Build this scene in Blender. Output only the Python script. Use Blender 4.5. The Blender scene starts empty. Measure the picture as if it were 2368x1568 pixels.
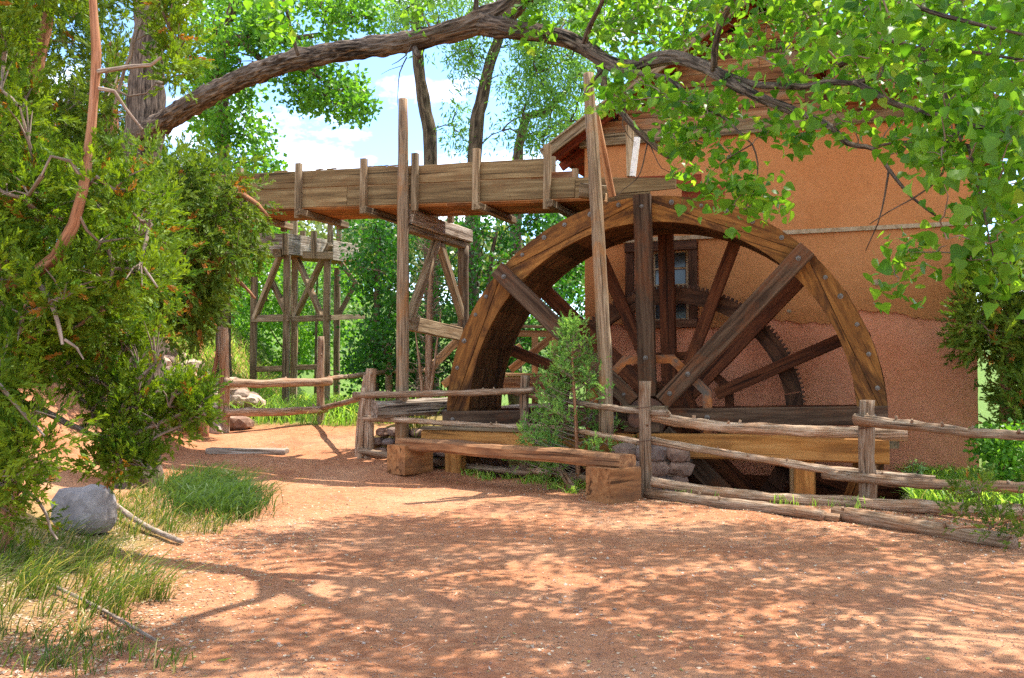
import bpy, math, random
import numpy as np
from mathutils import Vector, Matrix, noise

# ---------------------------------------------------------------- scene, camera, world, sun
scene = bpy.context.scene
col = scene.collection
FPX, CX, CY = 2300.0, 1184.0, 784.0          # focal length and centre measured on the 2368 px wide photograph
PITCH = math.atan(92.0 / FPX)
EYE = 1.5
cam_d = bpy.data.cameras.new('camera')
cam_d.lens = 36.0 * FPX / 2368.0
cam_d.sensor_width = 36.0
cam_d.clip_start = 0.05
cam_d.clip_end = 2000.0
cam = bpy.data.objects.new('camera', cam_d)
cam.location = (0, 0, EYE)
cam.rotation_euler = (math.pi / 2 + PITCH, 0, 0)
col.objects.link(cam)
scene.camera = cam

SUN_EL, SUN_AZ = math.radians(63), math.radians(52)     # azimuth measured from +Y towards +X
SUND = Vector((math.cos(SUN_EL) * math.sin(SUN_AZ), math.cos(SUN_EL) * math.cos(SUN_AZ), math.sin(SUN_EL)))

world = bpy.data.worlds.new('World')
scene.world = world
world.use_nodes = True
wn, wl = world.node_tree.nodes, world.node_tree.links
wn.clear()
w_out = wn.new('ShaderNodeOutputWorld')
w_bg = wn.new('ShaderNodeBackground')
w_bg.inputs['Strength'].default_value = 0.15
sky = wn.new('ShaderNodeTexSky')
sky.sky_type = 'NISHITA'
sky.sun_disc = False
sky.sun_elevation = SUN_EL
sky.sun_rotation = SUN_AZ
sky.altitude = 1800
sky.air_density = 1.0
sky.dust_density = 1.0
sky.ozone_density = 1.0
w_tc = wn.new('ShaderNodeTexCoord')
w_map = wn.new('ShaderNodeMapping')
w_map.inputs['Scale'].default_value = (1.0, 1.0, 2.2)
w_map.inputs['Location'].default_value = (0.35, 0.1, 0.25)
w_noise = wn.new('ShaderNodeTexNoise')
w_noise.inputs['Scale'].default_value = 3.6
w_noise.inputs['Detail'].default_value = 9
w_noise.inputs['Roughness'].default_value = 0.62
w_ramp = wn.new('ShaderNodeValToRGB')
w_ramp.color_ramp.elements[0].position = 0.46
w_ramp.color_ramp.elements[1].position = 0.63
w_mix = wn.new('ShaderNodeMixRGB')
w_mix.inputs['Color2'].default_value = (9.0, 8.8, 8.5, 1)
w_gain = wn.new('ShaderNodeMixRGB')
w_gain.blend_type = 'MULTIPLY'
w_gain.inputs['Fac'].default_value = 1.0
w_gain.inputs['Color2'].default_value = (0.80, 0.96, 1.1, 1)
wl.new(w_tc.outputs['Generated'], w_map.inputs['Vector'])
wl.new(w_map.outputs['Vector'], w_noise.inputs['Vector'])
wl.new(w_noise.outputs['Fac'], w_ramp.inputs['Fac'])
wl.new(sky.outputs['Color'], w_gain.inputs['Color1'])
wl.new(w_gain.outputs['Color'], w_mix.inputs['Color1'])
wl.new(w_ramp.outputs['Color'], w_mix.inputs['Fac'])
wl.new(w_mix.outputs['Color'], w_bg.inputs['Color'])
wl.new(w_bg.outputs['Background'], w_out.inputs['Surface'])

sun_d = bpy.data.lights.new('sun', 'SUN')
sun_d.energy = 4.0
sun_d.angle = math.radians(0.53)
sun_d.color = (1.0, 0.95, 0.86)
sun = bpy.data.objects.new('sun', sun_d)
sun.rotation_euler = (-SUND).to_track_quat('-Z', 'Y').to_euler()
sun.location = SUND * 40
col.objects.link(sun)

vs = scene.view_settings
vs.view_transform = 'Standard'
vs.look = 'None'
vs.exposure = 1.6
vs.gamma = 1.0
vs.use_curve_mapping = False
scene.render.engine = 'CYCLES'
cy = scene.cycles
cy.use_denoising = False
cy.max_bounces = 6
cy.diffuse_bounces = 3
cy.transmission_bounces = 3
cy.transparent_max_bounces = 8
cy.sample_clamp_indirect = 6.0

random.seed(7)
RNG = np.random.default_rng(11)

# ---------------------------------------------------------------- measuring helpers
def ray(px, py):
    a, b = (px - CX) / FPX, (CY - py) / FPX
    return Vector((a, math.cos(PITCH) - b * math.sin(PITCH), math.sin(PITCH) + b * math.cos(PITCH)))

def at(px, py, Y):
    d = ray(px, py)
    return Vector((0, 0, EYE)) + d * (Y / d.y)

def lineY(px, A, B):
    """depth at which the viewing column px meets the plan line A-B (x, y pairs)"""
    k = (px - CX) / FPX
    dx, dy = B[0] - A[0], B[1] - A[1]
    t = (k * A[1] - A[0]) / (dx - k * dy)
    return A[1] + t * dy

THETA = math.radians(21)
UX = Vector((math.cos(THETA), -math.sin(THETA), 0))     # along the wheel plane and the mill front, to the right
AX = Vector((math.sin(THETA), math.cos(THETA), 0))      # wheel axle, away from the camera
WC = Vector((2.0, 14.5, 0.94))                          # centre of the wheel's front face
def W(s, d, z):
    return Vector((WC.x, WC.y, 0)) + UX * s + AX * d + Vector((0, 0, z))

def sd(x, y):
    rx, ry = x - WC.x, y - WC.y
    return rx * UX.x + ry * UX.y, rx * AX.x + ry * AX.y

def sstep(a, b, x):
    t = min(1.0, max(0.0, (x - a) / (b - a)))
    return t * t * (3 - 2 * t)

def gz(x, y):
    """height of the ground"""
    z = 0.0
    left = 1 - sstep(-1.6, 1.6, x)
    z += left * 0.1 * (min(y, 21) - 14) * sstep(13.2, 15.5, y) if y > 13.2 else 0
    z += left * 0.012 * max(0, y - 21)
    m = (1 - sstep(-8.6, -5.3 - 0.04 * max(0, y - 15), x)) * sstep(11.5, 14.5, y)
    z += m * 2.3
    m2 = (1 - sstep(-6.2, -3.2, x)) * (1 - sstep(10, 13, y))
    z += m2 * 0.25
    s, d = sd(x, y)
    right = sstep(2.9, 4.4, s) * sstep(-1.9, -0.9, d)
    z += -0.06 * right
    pitA = sstep(-3.75, -3.45, s) * (1 - sstep(3.2, 3.42, s)) * sstep(-0.35, 0.05, d) * (1 - sstep(2.6, 2.9, d))
    pitB = sstep(0.25, 0.6, s) * (1 - sstep(3.1, 3.42, s)) * sstep(-1.45, -0.85, d) * (1 - sstep(2.6, 2.9, d))
    z -= 2.5 * max(pitA, pitB)
    bank = sstep(-5.2, -4.5, s) * (1 - sstep(-3.75, -3.4, s)) * sstep(0.15, 0.5, d) * (1 - sstep(2.5, 4.5, d))
    z += 0.45 * bank
    if y > 34:
        z += 0.10 * (min(y, 90) - 34) * sstep(34, 60, y)
    n = noise.noise(Vector((x * 0.55, y * 0.55, 3.1))) * 0.035 + noise.noise(Vector((x * 2.3, y * 2.3, 7.7))) * 0.018 + noise.noise(Vector((x * 4.6, y * 4.6, 1.7))) * 0.010
    far = sstep(20, 60, y)
    z += n * (1 + 12 * far)
    return z

def gnd(px, py):
    """point of the ground seen at a place in the photograph"""
    d = ray(px, py)
    o = Vector((0, 0, EYE))
    t = 2.0
    while t < 60:
        p = o + d * t
        if p.z < gz(p.x, p.y):
            break
        t += 0.03
    return o + d * t

def onz(x, y, dz=0.0):
    return Vector((x, y, gz(x, y) + dz))

# ---------------------------------------------------------------- object helpers
def tag(o, label=None, cat=None, group=None, kind=None):
    if label: o['label'] = label
    if cat: o['category'] = cat
    if group: o['group'] = group
    if kind: o['kind'] = kind
    return o

def empty(name, loc=(0, 0, 0), rotz=0.0, label=None, cat=None, group=None):
    o = bpy.data.objects.new(name, None)
    o.empty_display_size = 0.2
    o.location = loc
    o.rotation_euler = (0, 0, rotz)
    col.objects.link(o)
    return tag(o, label, cat, group)

def link(name, me, parent=None, M=None):
    o = bpy.data.objects.new(name, me)
    col.objects.link(o)
    if parent is not None:
        o.parent = parent
    if M is not None:
        o.matrix_basis = M
    return o

def py_mesh(name, V, F, mat, smooth=False):
    me = bpy.data.meshes.new(name)
    me.from_pydata([tuple(v) for v in V], [], [tuple(f) for f in F])
    me.materials.append(mat)
    if smooth:
        me.shade_smooth()
    return me

def np_mesh(name, V, T, mat, smooth=False, rnd=None, k=3):
    """mesh of many k-gons from numpy arrays"""
    V = np.ascontiguousarray(V, dtype=np.float32).reshape(-1, 3)
    T = np.ascontiguousarray(T, dtype=np.int32).reshape(-1, k)
    me = bpy.data.meshes.new(name)
    me.vertices.add(len(V))
    me.vertices.foreach_set('co', V.ravel())
    me.loops.add(T.size)
    me.loops.foreach_set('vertex_index', T.ravel())
    me.polygons.add(len(T))
    me.polygons.foreach_set('loop_start', np.arange(0, T.size, k, dtype=np.int32))
    try:
        me.polygons.foreach_set('loop_total', np.full(len(T), k, dtype=np.int32))
    except Exception:
        pass
    me.materials.append(mat)
    me.update(calc_edges=True)
    if smooth:
        me.shade_smooth()
    if rnd is not None:
        a = me.attributes.new('rnd', 'FLOAT', 'POINT')
        a.data.foreach_set('value', np.ascontiguousarray(rnd, dtype=np.float32))
    return me

def frame(p0, p1, up=Vector((0, 0, 1)), roll=0.0):
    p0, p1 = Vector(p0), Vector(p1)
    x = (p1 - p0).normalized()
    z = up - x * up.dot(x)
    if z.length < 1e-3:
        z = Vector((0, 1, 0)) - x * x.y
    z.normalize()
    y = z.cross(x)
    if roll:
        c, s = math.cos(roll), math.sin(roll)
        y, z = y * c + z * s, z * c - y * s
    M = Matrix.Identity(4)
    for i in range(3):
        M[i][0], M[i][1], M[i][2], M[i][3] = x[i], y[i], z[i], p0[i]
    return M

def bar_mesh(name, L, w, h, mat, ch=None, jit=0.0, n=2, taper=None):
    """chamfered timber along +X, width on Y, height on Z, centred on the axis"""
    ch = min(w, h) * 0.09 if ch is None else ch
    V, F = [], []
    for i in range(n):
        t = i / (n - 1)
        hw, hh = w / 2, h / 2
        if taper:
            hw *= 1 + (taper - 1) * t
            hh *= 1 + (taper - 1) * t
        oy, oz = (random.uniform(-jit, jit), random.uniform(-jit, jit)) if 0 < i < n - 1 or jit else (0, 0)
        prof = [(-hw + ch, -hh), (hw - ch, -hh), (hw, -hh + ch), (hw, hh - ch), (hw - ch, hh), (-hw + ch, hh), (-hw, hh - ch), (-hw, -hh + ch)]
        for (a, b) in prof:
            V.append((L * t, a + oy + random.uniform(-jit, jit) * 0.4, b + oz + random.uniform(-jit, jit) * 0.4))
    for i in range(n - 1):
        for k in range(8):
            a, b = i * 8 + k, i * 8 + (k + 1) % 8
            F.append((a, b, b + 8, a + 8))
    F.append(tuple(reversed(range(8))))
    F.append(tuple(range((n - 1) * 8, n * 8)))
    return py_mesh(name, V, F, mat)

def timber(name, p0, p1, w, h, mat, parent=None, up=Vector((0, 0, 1)), roll=0.0, ch=None, jit=0.0, n=2, taper=None):
    p0, p1 = Vector(p0), Vector(p1)
    me = bar_mesh(name, (p1 - p0).length, w, h, mat, ch, jit, n, taper)
    return link(name, me, parent, frame(p0, p1, up, roll))

def plate(name, p0, p1, w, h, mat, parent=None, **k):
    return timber(name, p0, p1, w, h, mat, parent, **k)

def resample(pts, rads, step):
    """Catmull-Rom through points with radii"""
    P = [Vector(p) for p in pts]
    out, rr = [], []
    n = len(P)
    for i in range(n - 1):
        p0, p1, p2, p3 = P[max(i - 1, 0)], P[i], P[i + 1], P[min(i + 2, n - 1)]
        m = max(1, int((p2 - p1).length / step))
        for j in range(m):
            t = j / m
            out.append(0.5 * ((2 * p1) + (p2 - p0) * t + (2 * p0 - 5 * p1 + 4 * p2 - p3) * t * t + (3 * p1 - p0 - 3 * p2 + p3) * t ** 3))
            rr.append(rads[i] + (rads[i + 1] - rads[i]) * t)
    out.append(P[-1]); rr.append(rads[-1])
    return out, rr

class Tubes:
    """collects bark tubes into one mesh, with a seamless grain coordinate"""
    def __init__(s):
        s.V, s.F, s.G = [], [], []
    def add(s, pts, rads, sides=8, step=None, rough=0.0, ridge=0.0, cap=True, ridges=9, seed=0.0):
        if step:
            pts, rads = resample(pts, rads, step)
        pts = [Vector(p) for p in pts]
        n = len(pts)
        base = len(s.V)
        t0 = (pts[1] - pts[0]).normalized()
        nrm = t0.orthogonal().normalized()
        dist = 0.0
        for i, p in enumerate(pts):
            t = (pts[min(i + 1, n - 1)] - pts[max(i - 1, 0)]).normalized()
            nrm = (nrm - t * nrm.dot(t))
            nrm = nrm.normalized() if nrm.length > 1e-6 else t.orthogonal().normalized()
            b = t.cross(nrm)
            if i: dist += (p - pts[i - 1]).length
            for k in range(sides):
                a = 2 * math.pi * k / sides
                r = rads[i]
                g = Vector((math.cos(a) * r, math.sin(a) * r, dist))
                if rough:
                    r *= 1 + rough * noise.noise(Vector((math.cos(a) * 1.3, math.sin(a) * 1.3, dist * 2.2 / max(rads[0], 0.02) * 0.12 + seed)))
                if ridge:
                    q = noise.noise(Vector((math.cos(a) * ridges * 0.33, math.sin(a) * ridges * 0.33, dist * 3.2 + seed)))
                    r *= 1 + ridge * (abs(q) * 2 - 0.5)
                s.V.append(p + (nrm * math.cos(a) + b * math.sin(a)) * r)
                s.G.append(g)
        for i in range(n - 1):
            for k in range(sides):
                a, c = base + i * sides + k, base + i * sides + (k + 1) % sides
                s.F.append((a, c, c + sides, a + sides))
        if cap:
            s.F.append(tuple(base + k for k in reversed(range(sides))))
            s.F.append(tuple(base + (n - 1) * sides + k for k in range(sides)))
    def build(s, name, mat, parent=None, smooth=True, M=None):
        V = s.V
        if M is not None:
            Mi = M.inverted()
            V = [Mi @ v for v in V]
        me = py_mesh(name, V, s.F, mat, smooth)
        a = me.attributes.new('grain', 'FLOAT_VECTOR', 'POINT')
        a.data.foreach_set('vector', np.array([tuple(g) for g in s.G], dtype=np.float32).ravel())
        return link(name, me, parent, M)

def pole(name, pts, rads, mat, parent=None, sides=10, step=0.25, rough=0.16, ridge=0.05, knots=0, seed=None):
    """a peeled log: slightly bent and uneven; grain attribute runs along it"""
    t = Tubes()
    seed = random.uniform(0, 50) if seed is None else seed
    t.add(pts, rads, sides, step, rough, ridge, seed=seed)
    for k in range(knots):
        i = random.randrange(len(pts) - 1)
        q = Vector(pts[i]).lerp(Vector(pts[i + 1]), random.random())
        d = Vector((random.uniform(-.3, .3), random.uniform(-1, .2), random.uniform(0.1, 1))).normalized()
        r = rads[0]
        t.add([q + d * r * 0.6, q + d * (r * 1.25 + 0.012)], [r * 0.3, r * 0.22], 5)
    M = Matrix.Translation(Vector(pts[0]))
    return t.build(name, mat, parent, True, M)

def rock_mesh(name, mat, size=(1, 1, 1), seed=0.0, sub=2, rough=0.35, facet=True):
    import bmesh
    bm = bmesh.new()
    bmesh.ops.create_icosphere(bm, subdivisions=sub, radius=1.0)
    for v in bm.verts:
        c = v.co.copy()
        q = c * 0.9 + Vector((seed, seed * 1.7, -seed))
        k = 1 + rough * noise.noise(q) + rough * 0.5 * noise.noise(q * 2.4)
        # flatten towards a blocky shape
        m = max(abs(c.x), abs(c.y), abs(c.z))
        c = c * (0.55 + 0.45 / m * 0.75) * k
        v.co = Vector((c.x * size[0], c.y * size[1], c.z * size[2]))
    me = bpy.data.meshes.new(name)
    bm.to_mesh(me); bm.free()
    me.materials.append(mat)
    if not facet:
        me.shade_smooth()
    return me

# ---------------------------------------------------------------- foliage helpers
def scatter(name, P, AXv, AYv, S, TV, TF, mat, parent=None, rnd=None):
    """one mesh of many small shapes: template TV (x across, y along, z normal) on frames AX, AY"""
    P, AXv, AYv = (np.asarray(a, dtype=np.float64) for a in (P, AXv, AYv))
    AYv = AYv / np.linalg.norm(AYv, axis=1, keepdims=True)
    AXv = AXv - AYv * (AXv * AYv).sum(1, keepdims=True)
    AXv = AXv / (np.linalg.norm(AXv, axis=1, keepdims=True) + 1e-9)
    AZ = np.cross(AXv, AYv)
    S = np.asarray(S, dtype=np.float64)
    TV = np.asarray(TV, dtype=np.float64)
    n, k = len(P), len(TV)
    V = P[:, None, :] + S[:, None, None] * (TV[None, :, 0:1] * AXv[:, None, :] + TV[None, :, 1:2] * AYv[:, None, :] + TV[None, :, 2:3] * AZ[:, None, :])
    TF = np.asarray(TF)
    F = (np.arange(n)[:, None, None] * k + TF[None]).reshape(-1, TF.shape[1])
    r = RNG.random(n) if rnd is None else rnd
    me = np_mesh(name, V.reshape(-1, 3), F, mat, rnd=np.repeat(r, k), k=TF.shape[1])
    return link(name, me, parent)

def rdir(n, zb=0.0, zs=1.0):
    d = RNG.normal(size=(n, 3))
    d[:, 2] = d[:, 2] * zs + zb
    return d / np.linalg.norm(d, axis=1, keepdims=True)

# a broad heart-shaped poplar leaf, folded a little along its rib
LEAF_V = [(0, 0, 0), (-0.28, -0.04, 0.05), (-0.50, 0.16, 0.10), (-0.46, 0.38, 0.11), (-0.27, 0.64, 0.07), (0, 1.0, -0.10),
          (0.27, 0.64, 0.07), (0.46, 0.38, 0.11), (0.50, 0.16, 0.10), (0.28, -0.04, 0.05), (0, 0.42, 0),
          (-0.02, -0.55, 0.10), (0.02, -0.55, 0.10)]
LEAF_V2 = [(x * 0.92, y, z * -1.5 + (0.12 * y * y)) for (x, y, z) in LEAF_V]
LEAF_V3 = [(x * (0.86 if x < 0 else 1.08), y * 0.93, z * 1.5 - 0.10 * y) for (x, y, z) in LEAF_V]
LEAF_F = [(0, 10, 1), (1, 10, 2), (2, 10, 3), (3, 10, 4), (4, 10, 5), (5, 10, 6), (6, 10, 7), (7, 10, 8), (8, 10, 9), (9, 10, 0), (0, 11, 12)]
KITE_V = [(0, 0, 0), (-0.36, 0.42, 0.09), (0, 1, 0), (0.36, 0.42, 0.09)]
KITE_F = [(0, 2, 1), (0, 3, 2)]
LANCE_V = [(0, 0, 0), (-0.13, 0.45, 0.04), (0, 1, -0.05), (0.13, 0.45, 0.04)]

def spray_template(seed, n=20, spread=0.75, lw=0.16):
    """a juniper spray: short scaly branchlets round a stem"""
    r = np.random.default_rng(seed)
    V, F = [], []
    for i in range(n):
        t = (i + 0.5) / n
        o = np.array([0, t * 0.85, 0.0]) + r.normal(size=3) * 0.02
        az = r.uniform(0, 2 * math.pi)
        tilt = (0.35 + 0.65 * r.random()) * spread
        d = np.array([math.cos(az) * math.sin(tilt), math.cos(tilt), math.sin(az) * math.sin(tilt)])
        L = (0.34 - 0.16 * t) * r.uniform(0.75, 1.25)
        sx = np.cross(d, r.normal(size=3)); sx /= np.linalg.norm(sx)
        w = L * lw
        b = len(V)
        V += [o, o + d * L * 0.55 + sx * w, o + d * L, o + d * L * 0.55 - sx * w]
        F += [(b, b + 2, b + 1), (b, b + 3, b + 2)]
    return np.array(V), F

SPRAYS = [spray_template(s) for s in (1, 2, 3)]

def in_poly(x, y, poly):
    c = False
    n = len(poly)
    for i in range(n):
        x0, y0 = poly[i]; x1, y1 = poly[(i + 1) % n]
        if (y0 > y) != (y1 > y) and x < (x1 - x0) * (y - y0) / (y1 - y0) + x0:
            c = not c
    return c

def zone(poly, n, Y0, Y1, gap=0.0):
    """n points through the volume whose outline is poly, between two depths"""
    xs = [p[0] for p in poly]; ys = [p[1] for p in poly]
    out = []
    while len(out) < n:
        x, y = random.uniform(min(xs), max(xs)), random.uniform(min(ys), max(ys))
        if in_poly(x, y, poly):
            if gap and noise.noise(Vector((x * 0.008, y * 0.008, Y0))) < -gap:
                continue
            out.append(at(x, y, random.uniform(Y0, Y1)))
    return out

def clumps_to_leaves(C, per, rad, size, flat=1.0):
    """leaf positions in loose balls round clump centres"""
    C = np.array([tuple(c) for c in C])
    n = len(C) * per
    idx = np.repeat(np.arange(len(C)), per)
    r = (np.asarray(rad) * (0.6 + 0.8 * RNG.random(len(C))))[idx]
    d = rdir(n) * (RNG.random(n) ** 0.45)[:, None] * r[:, None]
    d[:, 2] *= flat
    S = size * (0.65 + 0.7 * RNG.random(n))
    return C[idx] + d, d, S, idx

# ---------------------------------------------------------------- materials
class NT:
    def __init__(s, name):
        s.m = bpy.data.materials.new(name)
        s.m.use_nodes = True
        s.t = s.m.node_tree
        s.n, s.l = s.t.nodes, s.t.links
        s.b = s.n['Principled BSDF']
        s.out = s.n['Material Output']
    def new(s, typ, **kw):
        o = s.n.new(typ)
        for k, v in kw.items():
            if k in o.inputs: o.inputs[k].default_value = v
            else: setattr(o, k, v)
        return o
    def coords(s, kind='Object', scale=(1, 1, 1), attr=None, jitter=True):
        mp = s.new('ShaderNodeMapping')
        mp.inputs['Scale'].default_value = scale
        if attr:
            src = s.new('ShaderNodeAttribute', attribute_name=attr).outputs['Vector']
        else:
            src = s.new('ShaderNodeTexCoord').outputs[kind]
        if jitter:
            oi = s.new('ShaderNodeObjectInfo')
            mul = s.new('ShaderNodeMath', operation='MULTIPLY')
            mul.inputs[1].default_value = 37.0
            s.l.new(oi.outputs['Random'], mul.inputs[0])
            add = s.new('ShaderNodeVectorMath', operation='ADD')
            s.l.new(src, add.inputs[0]); s.l.new(mul.outputs[0], add.inputs[1])
            src = add.outputs[0]
        s.l.new(src, mp.inputs['Vector'])
        return mp.outputs['Vector']
    def noise(s, vec, scale, detail=5, rough=0.6, dist=0.0):
        o = s.new('ShaderNodeTexNoise')
        o.inputs['Scale'].default_value = scale
        o.inputs['Detail'].default_value = detail
        o.inputs['Roughness'].default_value = rough
        o.inputs['Distortion'].default_value = dist
        s.l.new(vec, o.inputs['Vector'])
        return o.outputs['Fac']
    def ramp(s, fac, stops, interp='LINEAR'):
        o = s.new('ShaderNodeValToRGB')
        r = o.color_ramp
        r.interpolation = interp
        while len(r.elements) < len(stops): r.elements.new(0.5)
        for e, (p, c) in zip(r.elements, stops):
            e.position = p
            e.color = (*c, 1) if not isinstance(c, (int, float)) else (c, c, c, 1)
        s.l.new(fac, o.inputs['Fac'])
        return o.outputs['Color']
    def mix(s, fac, a, b, mode='MIX'):
        o = s.new('ShaderNodeMixRGB', blend_type=mode)
        for i, v in ((0, fac), (1, a), (2, b)):
            if isinstance(v, (int, float)): o.inputs[i].default_value = v if i == 0 else (v, v, v, 1)
            elif isinstance(v, tuple): o.inputs[i].default_value = (*v, 1)
            else: s.l.new(v, o.inputs[i])
        return o.outputs['Color']
    def bump(s, height, strength=0.4, dist=0.02, prev=None):
        o = s.new('ShaderNodeBump')
        o.inputs['Strength'].default_value = strength
        o.inputs['Distance'].default_value = dist
        s.l.new(height, o.inputs['Height'])
        if prev is not None: s.l.new(prev, o.inputs['Normal'])
        return o.outputs['Normal']
    def done(s, color, rough=0.8, normal=None, spec=0.25):
        if isinstance(color, tuple): s.b.inputs['Base Color'].default_value = (*color, 1)
        else: s.l.new(color, s.b.inputs['Base Color'])
        if isinstance(rough, (int, float)): s.b.inputs['Roughness'].default_value = rough
        else: s.l.new(rough, s.b.inputs['Roughness'])
        s.b.inputs['Specular IOR Level'].default_value = spec
        if normal is not None: s.l.new(normal, s.b.inputs['Normal'])
        return s.m

def wood(name, dark, mid, light, attr=None, along=1.0, across=14.0, stain=(0.03, 0.02, 0.015), stain_amt=0.5, vary=0.35, crack=0.75, bump=0.5):
    """sawn or weathered timber: grain along local X (or along the grain attribute), stains and checks"""
    t = NT(name)
    sc = (across, across, along) if attr else (along, across, across)
    v = t.coords('Object', sc, attr)
    g = t.noise(v, 1.6, 8, 0.65, 0.4)
    c = t.ramp(g, [(0.36, dark), (0.5, mid), (0.64, light)])
    v2 = t.coords('Object', (1.1, 2.4, 2.4) if not attr else (2.4, 2.4, 1.1), attr)
    s = t.noise(v2, 1.2, 6, 0.7, 0.6)
    sf = t.ramp(s, [(0.48, 0.0), (0.64, stain_amt)])
    c = t.mix(sf, c, stain)
    sc3 = (across * 1.6, across * 1.6, along * 0.55) if attr else (along * 0.55, across * 1.6, across * 1.6)
    k = t.noise(t.coords('Object', sc3, attr), 1.0, 3, 0.5, 0.7)
    kf = t.ramp(k, [(0.345, crack), (0.385, 0.0)])
    c = t.mix(kf, c, tuple(x * 0.25 for x in dark))
    oi = t.new('ShaderNodeObjectInfo')
    br = t.ramp(oi.outputs['Random'], [(0.0, 1 - vary), (1.0, 1 + vary * 0.6)])
    c = t.mix(1.0, c, br, 'MULTIPLY')
    h = t.mix(kf, g, 0.0)
    return t.done(c, 0.82, t.bump(h, bump, 0.012), 0.2)

M = {}
M['grey_wood'] = wood('grey_wood', (0.11, 0.075, 0.042), (0.25, 0.175, 0.10), (0.40, 0.30, 0.19), stain=(0.20, 0.11, 0.05), stain_amt=0.6)
M['flume_wood'] = wood('flume_wood', (0.115, 0.073, 0.034), (0.225, 0.148, 0.068), (0.33, 0.235, 0.118), along=0.5, across=11, stain=(0.20, 0.10, 0.04), stain_amt=0.55, vary=0.25)
M['flume_floor'] = wood('flume_floor', (0.16, 0.055, 0.015), (0.30, 0.115, 0.032), (0.42, 0.18, 0.055), along=0.7, across=9)
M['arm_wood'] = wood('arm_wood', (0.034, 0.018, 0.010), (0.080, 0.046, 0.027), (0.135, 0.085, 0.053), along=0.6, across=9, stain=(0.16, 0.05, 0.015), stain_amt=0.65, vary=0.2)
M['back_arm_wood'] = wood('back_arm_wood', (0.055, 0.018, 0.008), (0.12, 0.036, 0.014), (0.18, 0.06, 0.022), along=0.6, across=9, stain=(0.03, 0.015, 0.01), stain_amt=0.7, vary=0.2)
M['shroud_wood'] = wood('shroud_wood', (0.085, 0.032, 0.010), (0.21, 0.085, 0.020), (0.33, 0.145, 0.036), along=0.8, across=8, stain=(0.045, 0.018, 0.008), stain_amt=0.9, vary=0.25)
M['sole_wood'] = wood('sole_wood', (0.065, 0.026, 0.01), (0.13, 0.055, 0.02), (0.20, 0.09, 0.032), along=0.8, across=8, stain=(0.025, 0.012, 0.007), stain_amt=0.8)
M['yellow_wood'] = wood('yellow_wood', (0.22, 0.085, 0.02), (0.42, 0.18, 0.045), (0.55, 0.27, 0.085), along=0.5, across=6, stain=(0.17, 0.08, 0.03), stain_amt=0.5, vary=0.12)
M['bench_wood'] = wood('bench_wood', (0.15, 0.062, 0.026), (0.29, 0.135, 0.058), (0.42, 0.22, 0.10), along=0.8, across=10, stain=(0.12, 0.07, 0.045), stain_amt=0.5, vary=0.25)
M['rail_wood'] = wood('rail_wood', (0.13, 0.075, 0.042), (0.33, 0.215, 0.135), (0.52, 0.40, 0.29), attr='grain', along=2.0, across=38, stain=(0.30, 0.13, 0.05), stain_amt=0.6, crack=0.9, bump=0.7)
M['pole_wood'] = wood('pole_wood', (0.10, 0.065, 0.04), (0.22, 0.15, 0.092), (0.34, 0.25, 0.165), attr='grain', along=1.0, across=26, stain=(0.30, 0.13, 0.04), stain_amt=0.7)
M['old_log'] = wood('old_log', (0.09, 0.06, 0.04), (0.30, 0.23, 0.17), (0.55, 0.48, 0.40), along=0.8, across=16, stain=(0.14, 0.08, 0.04), crack=0.95, bump=0.9)
M['tan_wood'] = wood('tan_wood', (0.28, 0.14, 0.06), (0.46, 0.26, 0.12), (0.60, 0.38, 0.20), along=0.8, across=8, stain_amt=0.25)
M['siding_wood'] = wood('siding_wood', (0.13, 0.05, 0.022), (0.30, 0.13, 0.055), (0.42, 0.24, 0.13), along=0.6, across=9, stain=(0.22, 0.17, 0.12), stain_amt=0.7, vary=0.4)
M['red_wood'] = wood('red_wood', (0.13, 0.022, 0.01), (0.24, 0.045, 0.018), (0.32, 0.075, 0.03), along=0.6, across=8, stain_amt=0.4, vary=0.2)
M['casing_wood'] = wood('casing_wood', (0.055, 0.022, 0.013), (0.12, 0.05, 0.028), (0.18, 0.085, 0.05), along=0.8, across=10)
M['gear_wood'] = wood('gear_wood', (0.045, 0.02, 0.012), (0.10, 0.042, 0.022), (0.15, 0.07, 0.035), along=0.8, across=9, stain_amt=0.6)
M['strap_paint'] = wood('strap_paint', (0.18, 0.055, 0.018), (0.34, 0.11, 0.03), (0.42, 0.16, 0.05), along=2, across=6, stain=(0.10, 0.09, 0.075), stain_amt=0.95, crack=0.1)

def bark(name, dark, mid, light, along=3.0, across=26.0, bumpd=0.03):
    t = NT(name)
    v = t.coords(scale=(across, across, along), attr='grain', jitter=False)
    g = t.noise(v, 1.0, 7, 0.62, 0.9)
    c = t.ramp(g, [(0.40, dark), (0.5, mid), (0.62, light)])
    big = t.noise(t.coords(scale=(3, 3, 1.5), attr='grain', jitter=False), 1.0, 3)
    c = t.mix(t.ramp(big, [(0.4, 0.0), (0.75, 0.55)]), c, light)
    return t.done(c, 0.92, t.bump(g, 0.95, bumpd), 0.1)
M['bark'] = bark('cottonwood_bark', (0.014, 0.010, 0.008), (0.088, 0.064, 0.049), (0.21, 0.155, 0.115), 4.0, 34.0)
M['far_bark'] = bark('far_bark', (0.035, 0.024, 0.017), (0.11, 0.075, 0.05), (0.20, 0.14, 0.09), 2.0, 14.0)
M['juniper_bark'] = bark('juniper_bark', (0.15, 0.062, 0.03), (0.33, 0.145, 0.07), (0.42, 0.22, 0.13), 3.0, 60.0, 0.008)
M['twig_bark'] = bark('twig_bark', (0.12, 0.085, 0.06), (0.24, 0.18, 0.135), (0.40, 0.32, 0.26), 6.0, 60.0, 0.004)
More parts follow.
